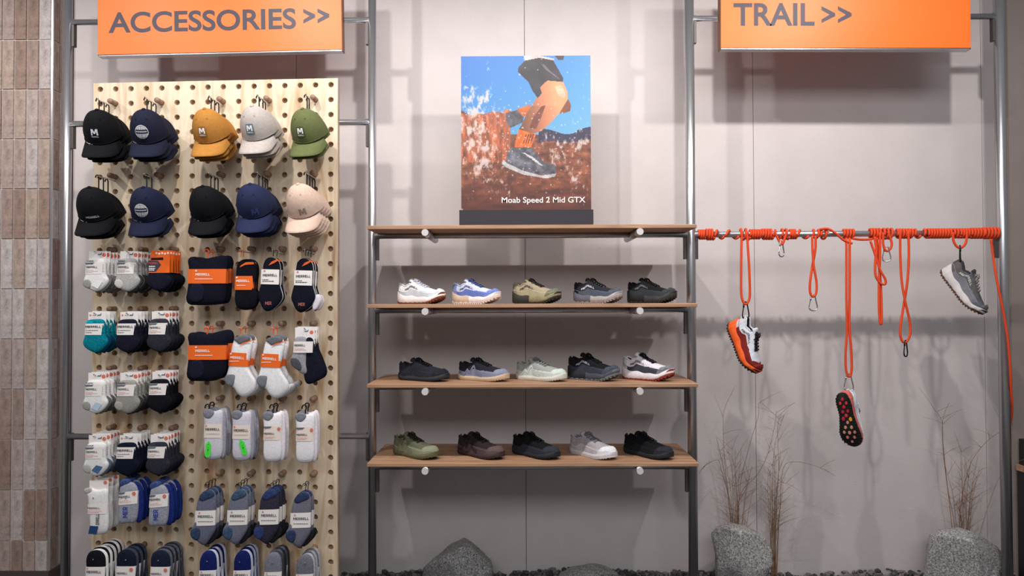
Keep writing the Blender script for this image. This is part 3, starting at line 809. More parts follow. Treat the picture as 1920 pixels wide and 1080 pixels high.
for col, cx, ty, n, w, nm, sh in ((12, 507, 482, 1, False, 'black low socks with white seam lines and a white band', 'black low sock pack with white seams'), (14, 569, 484, 2, True, 'black low socks in a white band with a white sock peeking out', 'black low sock packs by the right edge')):
    p = Pack(col, 11, n, 'low_sock_pack', nm, sh, gap=.045)
    o = [(cx - 14, ty + 23), (cx - 12, ty + 8), (cx - 4, ty), (cx + 8, ty + 1), (cx + 17, ty + 9), (cx + 19, ty + 24), (cx + 17, ty + 52), (cx + 22, ty + 66), (cx + 24, ty + 78), (cx + 12, ty + 94), (cx - 4, ty + 104), (cx - 14, ty + 98), (cx - 18, ty + 88), (cx - 24, ty + 76), (cx - 20, ty + 60), (cx - 17, ty + 50)]
    p.puff('sock', o, knit((20, 22, 34)), .013).puff('seam_sock', [(x + .9, y) for x, y in o], knit((190, 186, 186)), .009, y=.006)
    p.card('orange_stripe', [(cx - 2, ty + 16), (cx + 8, ty + 12), (cx + 18, ty + 6), (cx + 15, ty + 4), (cx + 4, ty + 9)], ORANGECARD, -.0128, .001)
    p.band('paper_band', cx - 16, cx + 18, ty + 23, ty + 51, WHITECARD, .0145, 1)
    p.txt('MERRELL', cx - 12, cx + 15, ty + 32, ty + 36.5, INK, -.0162, .02).lines(cx - 13, (ty + 42, ty + 45), (12, 22), INK, -.0162, h=1.2).dot(cx - 9, ty + 26, 1.6, DOTORANGE, -.0162)
    p.txt('MER', cx - 8, cx + 4, ty + 84, ty + 90, plain((170, 96, 90)), -.0135, .03)
    if w: p.puff('white_toe', [(cx + 24, ty + 64), (cx + 34, ty + 78), (cx + 26, ty + 96), (cx + 18, ty + 100), (cx + 16, ty + 90)], knit((220, 212, 220)), .007, y=.004)
    p.jhook(BLACK, low=10, r=.002); p.done()
for col, cx, ty, nm, sh in ((10, 453, 628, 'white quarter socks with grey heel and orange band, left of two', 'white quarter socks with orange band, left'), (12, 513, 630, 'white quarter socks with grey heel and orange band, right of two', 'white quarter socks with orange band, right')):
    p = Pack(col, 16, 1, 'quarter_sock_pack', nm, sh, gap=.06)
    p.puff('sock', [(cx - 18, ty + 20), (cx - 12, ty + 4), (cx + 2, ty), (cx + 16, ty + 2), (cx + 22, ty + 14), (cx + 18, ty + 36), (cx + 12, ty + 58), (cx + 18, ty + 72), (cx + 32, ty + 92), (cx + 24, ty + 108), (cx + 6, ty + 118), (cx - 6, ty + 112), (cx - 14, ty + 98), (cx - 28, ty + 94), (cx - 30, ty + 80), (cx - 24, ty + 64)], knit((236, 234, 236)), .016)
    p.puff('heel', [(cx - 29, ty + 74), (cx - 10, ty + 72), (cx - 8, ty + 78), (cx - 14, ty + 98), (cx - 24, ty + 94), (cx - 31, ty + 86)], knit((120, 122, 128)), .007, y=-.011)
    p.puff('toe', [(cx - 15, ty + 8), (cx - 2, ty), (cx + 16, ty + 1), (cx + 21, ty + 9), (cx + 4, ty + 15), (cx - 3, ty + 18), (cx - 8, ty + 12)], knit((104, 106, 112)), .007, y=-.012)
    p.card('orange_stitch', [(cx - 2, ty + 20), (cx + 6, ty + 16), (cx + 22, ty + 11), (cx + 21.5, ty + 9.5), (cx + 5, ty + 14)], ORANGECARD, -.0185, .001)
    for k in range(4):
        p.puff('folded_sock', [(cx - 4 + 4 * k, ty + 104 + k), (cx + 10 + 4 * k, ty + 96), (cx + 32 + 2 * k, ty + 90 - k), (cx + 34 + 2 * k, ty + 97 - k), (cx + 20 + 3 * k, ty + 112 - k), (cx + 4 + 4 * k, ty + 119 - k)], knit((206 - 8 * k, 204 - 8 * k, 204 - 8 * k)), .005, y=.004 + .008 * k, it=1)
    p.band('paper_band', cx - 22, cx + 15, ty + 32, ty + 57, ORANGECARD, .0185, 2)
    p.txt('MERRELL', cx - 18, cx + 8, ty + 39, ty + 43.5, WHITEINK, -.0202, .05, 2).lines(cx - 20, (ty + 48,), (18,), WHITEINK, -.0202, h=1.3).dot(cx - 17, ty + 35, 1.6, WHITEINK, -.0202)
    p.jhook(OHOOK, low=9, r=.0022); p.done()
p = Pack(14, 16, 2, 'quarter_sock_pack', 'grey and black quarter socks under a white header at the right edge', 'grey and black quarter sock packs', gap=.032)
p.card('header_card', [(553, 645), (590, 645), (590, 614), (553, 614)], WHITECARD, .002).dot(584, 623, 3.4, DOTORANGE, .001)
p.card('hang_slot', [(571, 622), (577, 622), (579, 618), (575, 620.5), (571, 620.5)], SLATE, .001, .0008)
p.puff('sock', [(552, 632), (566, 630), (575, 632), (576, 660), (574, 684), (578, 700), (568, 703), (556, 692), (546, 684), (545, 674), (551, 658)], knit((150, 148, 156)), .011)
p.puff('heel', [(546, 670), (560, 671), (568, 684), (566, 697), (552, 690), (545, 680)], knit((78, 78, 86)), .006, y=-.0075)
p.puff('black_sock', [(572, 631), (588, 632), (590, 655), (598, 670), (612, 705), (590, 718), (573, 722), (568, 700), (572, 680), (569, 662)], knit((24, 25, 38)), .012, y=.006)
p.band('paper_band', 552, 588, 640, 661, WHITECARD, .015).txt('MERRELL', 553.5, 574, 645, 649, INK, -.0168, .02).lines(554, (653, 655.5), (18, 22), RED, -.0168, h=.7)
p.done()
for i, (col, cx, ty, n, kind, nm, sh) in enumerate(((8, 402, 766, 1, 'green', 'grey crew socks with an upright green tag', 'grey crew socks behind the upright green tag'), (10, 455, 768, 1, 'tilt', 'grey crew socks with a tilted green tag', 'grey crew socks behind the tilted green tag'),
                                     (12, 513, 770, 1, 'white', 'white ribbed crew socks beside the tilted green tag', 'white ribbed crew socks, left pair'), (14, 574, 772, 1, 'white', 'white ribbed crew socks at the right pegboard edge', 'white ribbed crew socks at the right edge'))):
    p = Pack(col, 21, n, 'crew_sock_pack', nm, sh, gap=.05)
    c1, c2 = ((158, 158, 168), (206, 204, 214)) if kind != 'white' else ((226, 220, 224), (236, 232, 236))
    p.puff('sock', [(cx - 20, ty + 6), (cx - 10, ty), (cx, ty + 6), (cx + 12, ty + 1), (cx + 18, ty + 8), (cx + 16, ty + 40), (cx + 17, ty + 92), (cx, ty + 96), (cx - 19, ty + 94), (cx - 18, ty + 54), (cx - 18, ty + 24)], knit(c2), .014)
    p.puff('toe', [(cx - 21, ty + 4), (cx - 8, ty - 1), (cx + 3, ty + 6), (cx - 1, ty + 15), (cx - 8, ty + 20), (cx - 18, ty + 16)], knit((128, 128, 138)), .008, y=-.008)
    p.puff('second_sock', [(cx + 6, ty), (cx + 20, ty + 1), (cx + 22, ty + 50), (cx + 20, ty + 94), (cx + 8, ty + 96), (cx + 8, ty + 40)], knit(c1), .010, y=.011)
    p.band('paper_band', cx - 17, cx + 16, ty + 28, ty + 54, CREAMCARD, .0155)
    if kind != 'white':
        p.txt('MERRELL', cx - 14, cx + 13, ty + 35.5, ty + 40, INK, -.0172, .02).lines(cx - 13, (ty + 46,), (26,), GREYINK, -.0172, h=.8).dot(cx - 13, ty + 31, 1.6, DOTORANGE, -.0172)
        a = math.radians(4 if kind == 'green' else -18); gx, gy = (cx - 9, ty + 75) if kind == 'green' else (cx + 3, ty + 69)
        R2 = lambda pts: [(gx + x * math.cos(a) - y * math.sin(a) * -1 * -1, gy + x * math.sin(a) + y * math.cos(a)) for x, y in pts]
        p.card('price_tag', R2([(-5, 13), (-2, 15), (3, 15), (5, 12), (5, -9), (2, -12), (1, -15), (-1, -15), (-2, -12), (-5, -9)]), GREEN, -.0162, .001)
        mb = MB()
        for k, q in enumerate(R2([(0, -9), (0, -3), (0, 1), (0, 4), (0, 8)])):
            x, z = p.L([q])[0]; mb.prism(disc(x, z, .0032 if k == 2 else .0016, 8), -.0168, -.0163)
        mb.build('tag_print', plain((20, 80, 30)), p.t)
    else:
        p.card('band_flag', [(cx - 16.5, ty + 32), (cx - 5, ty + 32), (cx - 1, ty + 28.5), (cx - 16.5, ty + 28.5)], SLATE, -.0168, .0006)
        p.txt('MERRELL', cx - 16, cx + 4, ty + 40, ty + 43.5, INK, -.0172, .02).lines(cx - 15, (ty + 47.5, ty + 50), (20, 16), RED, -.0172, h=.7).dot(cx + 12, ty + 33, 3, DOTORANGE, -.0172)
    p.jhook(BLACK, low=12, r=.0034, big=1.5); p.done()
for col, cx, ty, n, c, c2, nm, sh in ((8, 390, 918, 2, (104, 106, 124), (52, 68, 96), 'grey wool low socks with blue heel, first of four', 'grey wool low socks behind the first of four'), (10, 450, 917, 2, (112, 114, 130), (64, 84, 108), 'grey wool low socks with blue heel, second of four', 'grey wool low socks behind the second of four'),
                                  (12, 508, 916, 2, (52, 50, 64), (50, 64, 108), 'dark grey low socks with a bright blue heel, third of four', 'dark low socks behind the third of four'), (14, 568, 922, 1, (112, 110, 124), (48, 60, 90), 'grey wool low socks with navy toe, nearest the right edge', 'grey wool low socks nearest the right edge')):
    p = Pack(col, 26, n, 'low_sock_pack', nm, sh, gap=.038)
    p.puff('sock', [(cx - 21, ty + 38), (cx - 19, ty + 18), (cx - 10, ty + 4), (cx + 4, ty - 2), (cx + 14, ty + 4), (cx + 17, ty + 20), (cx + 15, ty + 60), (cx + 16, ty + 74), (cx + 6, ty + 90), (cx - 6, ty + 106), (cx - 18, ty + 98), (cx - 32, ty + 86), (cx - 32, ty + 74), (cx - 24, ty + 64)], knit(c), .014)
    p.puff('toe', [(cx - 17, ty + 16), (cx - 9, ty + 3), (cx + 4, ty - 2), (cx + 13, ty + 4), (cx + 14, ty + 12), (cx, ty + 18), (cx - 10, ty + 22)], knit(c2), .008, y=-.0085)
    p.puff('heel', [(cx - 32, ty + 76), (cx - 22, ty + 68), (cx - 12, ty + 70), (cx - 10, ty + 82), (cx - 18, ty + 96), (cx - 30, ty + 88)], knit(c2), .007, y=-.0095)
    p.puff('second_sock', [(cx - 4, ty + 84), (cx + 8, ty + 74), (cx + 20, ty + 72), (cx + 20, ty + 86), (cx + 8, ty + 100), (cx - 4, ty + 106)], knit((34, 34, 40)), .008, y=.012)
    p.band('paper_band', cx - 22, cx + 16, ty + 38, ty + 66, WHITECARD, .0155, -1)
    p.txt('MERRELL', cx - 16, cx + 13, ty + 46, ty + 50.5, INK, -.0172, .02).lines(cx - 16, (ty + 57,), (28,), INK, -.0172, h=1.1).dot(cx - 13, ty + 41.5, 1.6, DOTORANGE, -.0172)
    p.jhook(BLACK, low=12, r=.0018, big=1.2); p.done()
for col, cx, ty, c, rim, nm, sh in ((8, 392, 1031, (24, 34, 92), (196, 198, 214), 'royal blue no-show socks, left of the two in bottom row', 'royal blue no-show packs, left'), (10, 456, 1031, (22, 32, 88), (180, 184, 204), 'royal blue no-show socks, right of the two in bottom row', 'royal blue no-show packs, right'),
                                (12, 514, 1034, (116, 118, 130), (60, 60, 66), 'grey no-show socks next to the royal blue ones, bottom row', 'grey no-show packs next to royal blue'), (14, 573, 1038, (110, 110, 120), (170, 170, 176), 'grey no-show socks in the bottom right corner of pegboard', 'grey no-show packs in the bottom right corner')):
    p = Pack(col, 31, 2, 'no_show_sock_pack', nm, sh, gap=.04)
    o = [(cx - 17, ty + 34), (cx - 17, ty + 16), (cx - 9, ty + 3), (cx + 2, ty), (cx + 10, ty + 4), (cx + 15, ty + 16), (cx + 15, ty + 60), (cx + 18, ty + 80), (cx + 2, ty + 94), (cx - 16, ty + 90), (cx - 20, ty + 78), (cx - 17, ty + 60)]
    p.puff('sock', o, knit(c), .012).puff('rear_sock', [(x + 3, y - 1) for x, y in o], knit(rim), .009, y=.008)
    p.band('paper_band', cx - 17, cx + 15, ty + 37, ty + 66, WHITECARD, .0135, -1)
    p.txt('MERRELL', cx - 14, cx + 12, ty + 43, ty + 47.5, INK, -.0152, .02).dot(cx - 12, ty + 39.5, 1.4, DOTORANGE, -.0152)
    p.jhook(BLACK, low=12, r=.002); p.done()

# ------------------------------------------------------------------ poster on the top shelf
def make_poster():
    D = 3.80
    px0, px1, py0, py1 = 865, 1107, 104, 396
    a = P(px0, py1, D); b = P(px1, py0, D)
    w, h = b.x - a.x, b.z - a.z
    base_z = shelf_z[0]
    t = thing('poster_stand', 'upright advertising poster of a running leg in a black base', 'poster', ((a.x + b.x) / 2, D, base_z))
    zb = a.z - base_z
    NX, NY = 236, 286
    X, Y = np.meshgrid((np.arange(NX) + .5) * 242 / NX, (np.arange(NY) + .5) * 292 / NY)
    rng = np.random.default_rng(4)
    def noise2(sx, sy, seed, oct=4):
        r = np.random.default_rng(seed); out = np.zeros_like(X); amp = 1; tot = 0
        for o in range(oct):
            gx, gy = int(242 / sx * 2 ** o) + 3, int(292 / sy * 2 ** o) + 3
            g = r.random((gy, gx)); u = X / 242 * (gx - 2); v = Y / 292 * (gy - 2)
            i, j = u.astype(int), v.astype(int); fu, fv = u - i, v - j
            fu = fu * fu * (3 - 2 * fu); fv = fv * fv * (3 - 2 * fv)
            out += amp * (g[j, i] * (1 - fu) * (1 - fv) + g[j, i + 1] * fu * (1 - fv) + g[j + 1, i] * (1 - fu) * fv + g[j + 1, i + 1] * fu * fv)
            tot += amp; amp *= .6
        return out / tot
    def poly(pts):
        pts = [((x - 100) / 4, (y - 97) / 4) for x, y in pts]
        ins = np.zeros(X.shape, bool); n = len(pts)
        for i in range(n):
            (xa, ya), (xb, yb) = pts[i], pts[(i + 1) % n]
            c = ((ya > Y) != (yb > Y)) & (X < (xb - xa) * (Y - ya) / (yb - ya + 1e-9) + xa)
            ins ^= c
        return ins
    def C(*c): return np.array(c, float)
    img = np.zeros(X.shape + (3,))
    g = (X / 242 * .45 + Y / 150 * .55).clip(0, 1)[..., None]
    img[:] = C(40, 116, 206) * (1 - g) + C(128, 196, 236) * g
    fine = noise2(9, 9, 1); mid = noise2(26, 20, 2); big = noise2(80, 60, 3); streak = noise2(5, 22, 5); hor = noise2(46, 9, 6)
    # ground
    gl = 148 + 6 * (mid - .5) - 46 * np.clip((95 - X) / 95, 0, 1)
    ground = Y > gl
    gc = C(92, 48, 36) * (1 - hor[..., None]) + C(196, 116, 78) * hor[..., None]
    gc = gc * (.55 + .9 * fine[..., None])
    dk = np.clip((Y - 215) / 70, 0, 1)[..., None]
    gc = gc * (1 - dk) + (C(70, 36, 30) * (.5 + hor[..., None]) + C(30, 14, 10)) * dk
    img[ground] = gc[ground]
    hill = (Y > 143 + 5 * np.sin(X / 14) - 3 * (X > 215)) & (Y < 154 + 14 * mid) & (X > 145)
    img[hill] = (C(64, 58, 84) * (.7 + .6 * fine[..., None]))[hill]
    rock = (X < 92) & (Y > 96 + 22 * mid) & (Y < 200)
    img[rock] = (C(196, 104, 66) * (.45 + 1.0 * streak[..., None]))[rock]
    # water thrown up
    def splash(mask, amt, seed, thr=.55):
        n = noise2(7, 12, seed, 5)
        m = np.clip((n - thr - .10 + amt * 1.3 * mask) * 5, 0, 1)[..., None]
        np.copyto(img, img * (1 - m * .85) + C(244, 226, 222) * m * .85)
    def blob(cx, cy, rx, ry): return np.exp(-(((X - cx) / rx) ** 2 + ((Y - cy) / ry) ** 2))
    splash(blob(30, 120, 44, 62) + blob(28, 200, 40, 40) * .8 + blob(20, 75, 34, 22) * .5, .26, 11, .66)
    splash(blob(200, 165, 55, 24) + blob(175, 205, 60, 18) * .6, .24, 12, .66)
    splash(blob(70, 240, 60, 26) + blob(215, 235, 30, 36), .18, 13, .68)
    def fill(pts, c, shade=None, k=.5):
        m = poly(pts); cc = C(*c) * (1 - k / 2 + k * (shade if shade is not None else mid))[..., None]
        img[m] = np.broadcast_to(cc, img.shape)[m]
    fill([(430, 530), (520, 505), (575, 520), (560, 600), (470, 640), (440, 600)], (92, 88, 96), fine, .9)
    fill([(515, 500), (620, 462), (600, 545), (560, 555)], (214, 108, 46))
    fill([(800, 535), (880, 440), (900, 425), (922, 470), (915, 515), (860, 535)], (150, 84, 60))
    lit = np.clip(.25 + (X - 118) / 90 + (Y < 95) * .1, 0, 1)
    fill([(690, 340), (740, 285), (862, 295), (895, 370), (895, 430), (835, 530), (770, 600), (700, 665), (640, 685), (530, 655), (580, 560), (610, 500), (665, 415), (705, 385)], (186, 116, 82), lit, 1.0)
    fill([(610, 640), (640, 560), (700, 480), (730, 470), (700, 560), (660, 650)], (132, 72, 56))
    fill([(800, 330), (850, 320), (885, 390), (870, 420), (830, 400)], (240, 196, 166))
    fill([(570, 97), (690, 97), (800, 120), (790, 140), (690, 128), (580, 148)], (226, 214, 212))
    fill([(800, 97), (870, 97), (868, 128), (830, 132)], (74, 62, 66))
    fill([(578, 132), (690, 112), (790, 132), (866, 270), (860, 296), (745, 285), (690, 335), (705, 380), (672, 415), (640, 370), (600, 290), (525, 215), (530, 180)], (58, 52, 58), mid, .9)
    fill([(700, 160), (725, 165), (770, 215), (850, 285), (800, 250), (730, 200)], (120, 114, 120))
    fill([(530, 650), (658, 690), (640, 740), (622, 788), (495, 788), (512, 720)], (236, 112, 40), streak, .7)
    for k in range(4):
        fill([(560 + 18 * k, 760), (568 + 18 * k, 758), (592 + 18 * k, 690), (582 + 18 * k, 688)], (120, 60, 40))
    fill([(468, 792), (620, 788), (672, 850), (720, 900), (800, 920), (812, 960), (806, 992), (740, 1000), (560, 965), (430, 910), (440, 850)], (104, 102, 112), fine, 1.3)
    fill([(415, 880), (440, 905), (560, 962), (700, 1000), (808, 985), (800, 1008), (730, 1022), (560, 992), (430, 935), (402, 905)], (206, 200, 202), fine, .5)
    for k in range(6):
        fill([(560 + 22 * k, 830 + 16 * k), (570 + 22 * k, 826 + 16 * k), (640 + 14 * k, 862 + 12 * k), (630 + 14 * k, 868 + 12 * k)], (214, 210, 214))
    r = np.random.default_rng(9)
    for k in range(260):
        cx, cy = r.normal(70, 70) if k % 2 else r.uniform(0, 242), r.normal(150, 55)
        rr = r.uniform(.5, 1.5); m = (X - cx) ** 2 + (Y - cy) ** 2 < rr * rr; img[m] = img[m] * .35 + C(244, 232, 230) * .65
    img = np.clip(img * .83, 0, 255) / 255
    L = np.where(img <= .04045, img / 12.92, ((img + .055) / 1.055) ** 2.4)
    # printed face as a fine mesh with one colour per cell
    me = bpy.data.meshes.new('printed_face')
    xs = np.linspace(-w / 2, w / 2, NX + 1); zs = zb + h - np.linspace(0, h, NY + 1)
    vx, vz = np.meshgrid(xs, zs)
    co = np.stack([vx.ravel(), np.full(vx.size, -.0005), vz.ravel()], 1)
    idx = (np.arange(NY)[:, None] * (NX + 1) + np.arange(NX)[None, :]).ravel()
    faces = np.stack([idx + NX + 1, idx + NX + 2, idx + 1, idx], 1)
    me.vertices.add(len(co)); me.vertices.foreach_set('co', co.ravel())
    me.loops.add(faces.size); me.loops.foreach_set('vertex_index', faces.ravel())
    me.polygons.add(len(faces)); me.polygons.foreach_set('loop_start', np.arange(0, faces.size, 4))
    at = me.color_attributes.new('print', 'FLOAT_COLOR', 'CORNER')
    rgba = np.concatenate([L.reshape(-1, 3), np.ones((NX * NY, 1))], 1).repeat(4, 0)
    at.data.foreach_set('color', rgba.ravel().astype(np.float32))
    me.update(calc_edges=True); me.validate()
    m = bpy.data.materials.new('poster_print'); m.use_nodes = True
    n = m.node_tree.nodes.new('ShaderNodeAttribute'); n.attribute_name = 'print'
    bs = m.node_tree.nodes['Principled BSDF']; bs.inputs['Roughness'].default_value = .5
    m.node_tree.links.new(n.outputs['Color'], bs.inputs['Base Color'])
    me.materials.append(m)
    MB().box(-w / 2, w / 2, 0, .012, zb, zb + h).build('board', plain((190, 186, 184)), t)
    link('printed_face', me, t)
    MB().box(-w / 2 - .008, w / 2 + .008, -.03, .04, 0, zb + .002).build('base', plain((40, 38, 46), .5), t)
    k = D / F; cx = (px0 + px1) / 2
    mb = MB(); text(mb, 'Moab Speed 2 Mid GTX', (940 - cx) * k, (1097 - cx) * k, zb + (396 - 384) * k, zb + (396 - 370) * k, -.0012, .008, 5)
    mb.build('lettering', WHITEINK, t)
make_poster()

# ------------------------------------------------------------------ shoes
def interp(t, pts):
    for (a, va), (b, vb) in zip(pts, pts[1:]):
        if t <= b:
            f = (t - a) / (b - a); f = f * f * (3 - 2 * f) * .5 + f * .5
            return va + (vb - va) * f
    return pts[-1][1]
def sstep(a, b, t):
    t = min(1, max(0, (t - a) / (b - a))); return t * t * (3 - 2 * t)

def build_shoe(root, style, up, low, toe, mid, out, lace, lining, ink=None, heel=None, mid2=None, mark=None, lugs=None, collar=None):
    """toe along +x, heel at x=0, sole down; lateral side faces -y"""
    trail = style == 'trail'
    Ln = .285
    WS = [(0, .0), (.012, .017), (.04, .027), (.1, .034), (.2, .036), (.38, .034), (.55, .041), (.72, .050), (.84, .0485), (.92, .040), (.97, .027), (.99, .016), (1, 0)]
    HM = [(0, .050), (.1, .045), (.3, .039), (.55, .034), (.8, .027), (1, .026)] if trail else [(0, .022), (.2, .019), (.6, .017), (.85, .018), (1, .022)]
    ZU = ([(0, .102), (.05, .114), (.12, .106), (.19, .096), (.27, .108), (.335, .134), (.42, .124), (.55, .104), (.68, .088), (.8, .079), (.9, .072), (.96, .062), (1, .036)] if trail else
          [(0, .076), (.05, .088), (.12, .082), (.19, .073), (.27, .082), (.335, .108), (.42, .101), (.55, .086), (.68, .073), (.8, .066), (.9, .059), (.96, .049), (1, .03)])
    def zb(t): return (.006 if trail else .003) + (.036 if trail else .016) * max(0, (t - .6) / .4) ** 2 + .010 * max(0, (.14 - t) / .14) ** 2
    def zm(t): return zb(t) + interp(t, HM)
    def zu(t): return max(zm(t) + .001, interp(t, ZU) + (zb(t) * .5 if t > .9 else 0))
    def ws(t): return interp(t, WS)
    def cy(t): return -.006 * math.sin(PI * t) + .004 * t
    def op(t): return sstep(.0, .05, t) * (1 - sstep(.25, .34, t))
    def S(t, s):
        w = ws(t) * .95; a = min(1, abs(s)); sg = 1 if s >= 0 else -1
        z0, z1 = zm(t) - .003, zu(t); ang = a * PI / 2
        yc = w * math.sin(ang) ** .85; zc = z0 + (z1 - z0) * max(0, math.cos(ang)) ** .72
        if a >= .45:
            g = (1 - a) / .55
            yo = w * (1 + .10 * math.sin(PI * g) - .30 * g ** 1.6); zo = z0 + (z1 - z0) * g
        else:
            f = (.45 - a) / .45
            yo = w * .70 * (1 - f) - 0; zo = z1 - (z1 - z0 - .008) * sstep(.04, .5, f) + .003 * math.exp(-((f - .06) / .05) ** 2)
        o = op(t)
        return Vector((t * Ln, cy(t) + sg * (yo * o + yc * (1 - o)), zo * o + zc * (1 - o)))
    def nrm(t, s):
        e = .004
        a = S(min(1, t + e), s) - S(max(0, t - e), s); b = S(t, s + e) - S(t, s - e)
        n = a.cross(b)
        n = n.normalized() if n.length > 1e-12 else Vector((0, 0, 1))
        c = Vector((t * Ln, cy(t), zm(t)))
        return n if n.dot(S(t, s) - c) >= 0 else -n
    ts = [0, .004, .012, .025, .04] + [.04 + .92 * i / 64 for i in range(1, 65)] + [.975, .988, .996, 1]
    NS = 60; ss = [-1 + 2 * j / NS for j in range(NS + 1)]
    zones = {}
    def zone(t, s):
        a = abs(s)
        if a < .43 and op(t) > .5: return 'lining'
        if a < .24 and .3 < t < .66: return 'tongue'
        edge = .70 - .10 * math.sin(t * 9)
        if t > .86 - .10 * a: return 'toe_cap'
        if heel and t < .12 + .05 * (a - .5): return 'heel_counter'
        if a > .80 - (.13 if t > .45 else 0) * sstep(.4, .7, t): return 'overlay'
        return 'upper'
    grid = [[S(t, s) for s in ss] for t in ts]
    for i in range(len(ts) - 1):
        for j in range(NS):
            z = zone((ts[i] + ts[i + 1]) / 2, (ss[j] + ss[j + 1]) / 2)
            zones.setdefault(z, MB()).add([grid[i][j], grid[i + 1][j], grid[i + 1][j + 1], grid[i][j + 1]], [(0, 1, 2, 3)])
    mats = {'upper': fab(up), 'lining': fab(lining), 'tongue': fab(collar or lining), 'toe_cap': fab(toe), 'overlay': fab(low), 'heel_counter': fab(heel or up)}
    for z, mb in zones.items():
        o = mb.build(z, mats[z], root, True)
        me = o.data
        import bmesh
        bm = bmesh.new(); bm.from_mesh(me); bmesh.ops.remove_doubles(bm, verts=bm.verts, dist=1e-6); bm.to_mesh(me); bm.free()
    # tongue tip and padded collar
    tp = []
    mb = MB(); nt = 6
    for i in range(nt + 1):
        t = .29 + .13 * i / nt; lift = (1 - i / nt) ** 1.5 * .010
        for j in range(7):
            y = (j - 3) / 3; tp.append(Vector((t * Ln - lift * .5, cy(t) + y * .022, zu(min(t + .03, .44)) + .001 + lift - .012 * y * y)))
    n = 7; N = len(tp); tb = [p - Vector((-.004, 0, .009)) for p in tp]
    fs = []
    for i in range(nt):
        for j in range(6):
            a = i * n + j; fs += [(a, a + n, a + n + 1, a + 1), (N + a, N + a + 1, N + a + n + 1, N + a + n)]
    fs += [(j, j + 1, N + j + 1, N + j) for j in range(6)]
    for i in range(nt): fs += [(i * n, N + i * n, N + i * n + n, i * n + n), (i * n + 6, i * n + n + 6, N + i * n + n + 6, N + i * n + 6)]
    mb.add(tp + tb, fs); mb.build('tongue_tip', fab(collar or up), root, True)
    rim = [S(.03 + .27 * i / 14, -.44) for i in range(15)]; rim2 = [S(.03 + .27 * i / 14, .44) for i in range(15)]
    mb = MB(); mb.tube(rim[::-1] + [Vector((.012 * Ln * .6, cy(0), zu(.02) - .001))] + rim2, .0042, 8); mb.build('collar', fab(collar or up), root, True)
    # laces
    mb = MB(); rows = 6
    for k in range(rows):
        t0 = .37 + .05 * k; sw = .33
        for sg in (-1, 1):
            pts = [S(t0 + .022 * f + (0 if sg < 0 else 0), sg * sw * (1 - 2 * f)) + Vector((0, 0, .003 + .0035 * math.sin(PI * f))) for f in (0, .25, .5, .75, 1)]
            mb.tube(catmull(pts, 3), .0023, 6)
    q = S(.39, 0) + Vector((0, 0, .007))
    for sg in (-1, 1):
        mb.tube(catmull([q, q + Vector((-.002, sg * .010, .005)), q + Vector((.010, sg * .020, -.004)), q + Vector((.014, sg * .012, -.006)), q], 4), .0024, 6)
        mb.tube(catmull([q, q + Vector((.012, sg * .012, -.001)), S(.46, sg * .42) + Vector((0, 0, .003))], 4), .002, 6)
    mb.build('laces', fab(lace), root, True)
    # midsole
    def ring(t, z0, z1, k0, k1, bul):
        w = ws(t); c = cy(t); x = t * Ln
        prof = [(k1 * .94, z1), (k1, z1 - .003 if z1 - z0 > .008 else z1), (max(k0, k1) * bul, z0 * .5 + z1 * .5), (k0, z0 + .002), (k0 * .93, z0)]
        return [Vector((x, c - w * k, z)) for k, z in prof] + [Vector((x, c + w * k, z)) for k, z in prof[::-1]]
    def loft(z0f, z1f, k0, k1, bul, zonef):
        R = [ring(t, z0f(t), z1f(t), k0, k1, bul) for t in ts]; n = 10; res = {}
        # stretch the ends a little so the sole wraps heel and toe
        for i, t in enumerate(ts):
            e = -.006 * (1 - sstep(0, .06, t)) + .005 * sstep(.94, 1, t)
            for v in R[i]: v.x += e
        for i in range(len(ts) - 1):
            z = zonef((ts[i] + ts[i + 1]) / 2)
            for k in range(n):
                l = (k + 1) % n
                res.setdefault(z, MB()).add([R[i][k], R[i][l], R[i + 1][l], R[i + 1][k]], [(0, 1, 2, 3)])
        return res
    wav = lambda t: .0025 * math.sin(t * 22) if trail else 0
    for z, mb in loft(zb, lambda t: zm(t) + wav(t) + (.005 * (1 - sstep(.0, .25, t)) if trail else .002), 1.06, 1.0, 1.05, lambda t: 'heel_foam' if (mid2 and t < .42) else 'midsole').items():
        o = mb.build(z, M('foam_%d_%d_%d' % (mid2 if z == 'heel_foam' else mid), mid2 if z == 'heel_foam' else mid, .7, var=.06, vs=60), root, False)
        bm = bmesh.new(); bm.from_mesh(o.data); bmesh.ops.remove_doubles(bm, verts=bm.verts, dist=1e-6); bm.to_mesh(o.data); bm.free()
        o.data.polygons.foreach_set('use_smooth', [True] * len(o.data.polygons))
    th = .006 if trail else .003
    ru = M('rubber_%d_%d_%d' % out, out, .65)
    for z, mb in loft(lambda t: zb(t) - th * .7, lambda t: zb(t) + .003 + (.022 if trail else .016) * sstep(.74, 1, t) + .003 * math.sin(t * 60) * (1 if trail else 0), 1.075, 1.085, 1.0, lambda t: 'outsole').items():
        mb.build('outsole', ru, root, False)
    # tread
    mb = MB(); cm = {}
    nl = 19 if trail else 24; lh = .0048 if trail else .0018
    for k in range(nl):
        t = .035 + .93 * k / (nl - 1); w = ws(t) * 1.07; z = zb(t) - th * .7
        for sg in (-1, 1):
            y = cy(t) + sg * (w - .006); sz = .0056 if trail else .0042
            mb.add([(t * Ln + a * sz * .8, y + b * sz, z - (lh if c else -.003)) for c in (0, 1) for a, b in ((-1, -1), (1, -1), (1, 1), (-1, 1))],
                   [(4, 5, 6, 7), (0, 4, 7, 3), (1, 2, 6, 5), (0, 1, 5, 4), (2, 3, 7, 6)])
    mb.build('tread_lugs', ru, root)['kind'] = 'stuff'
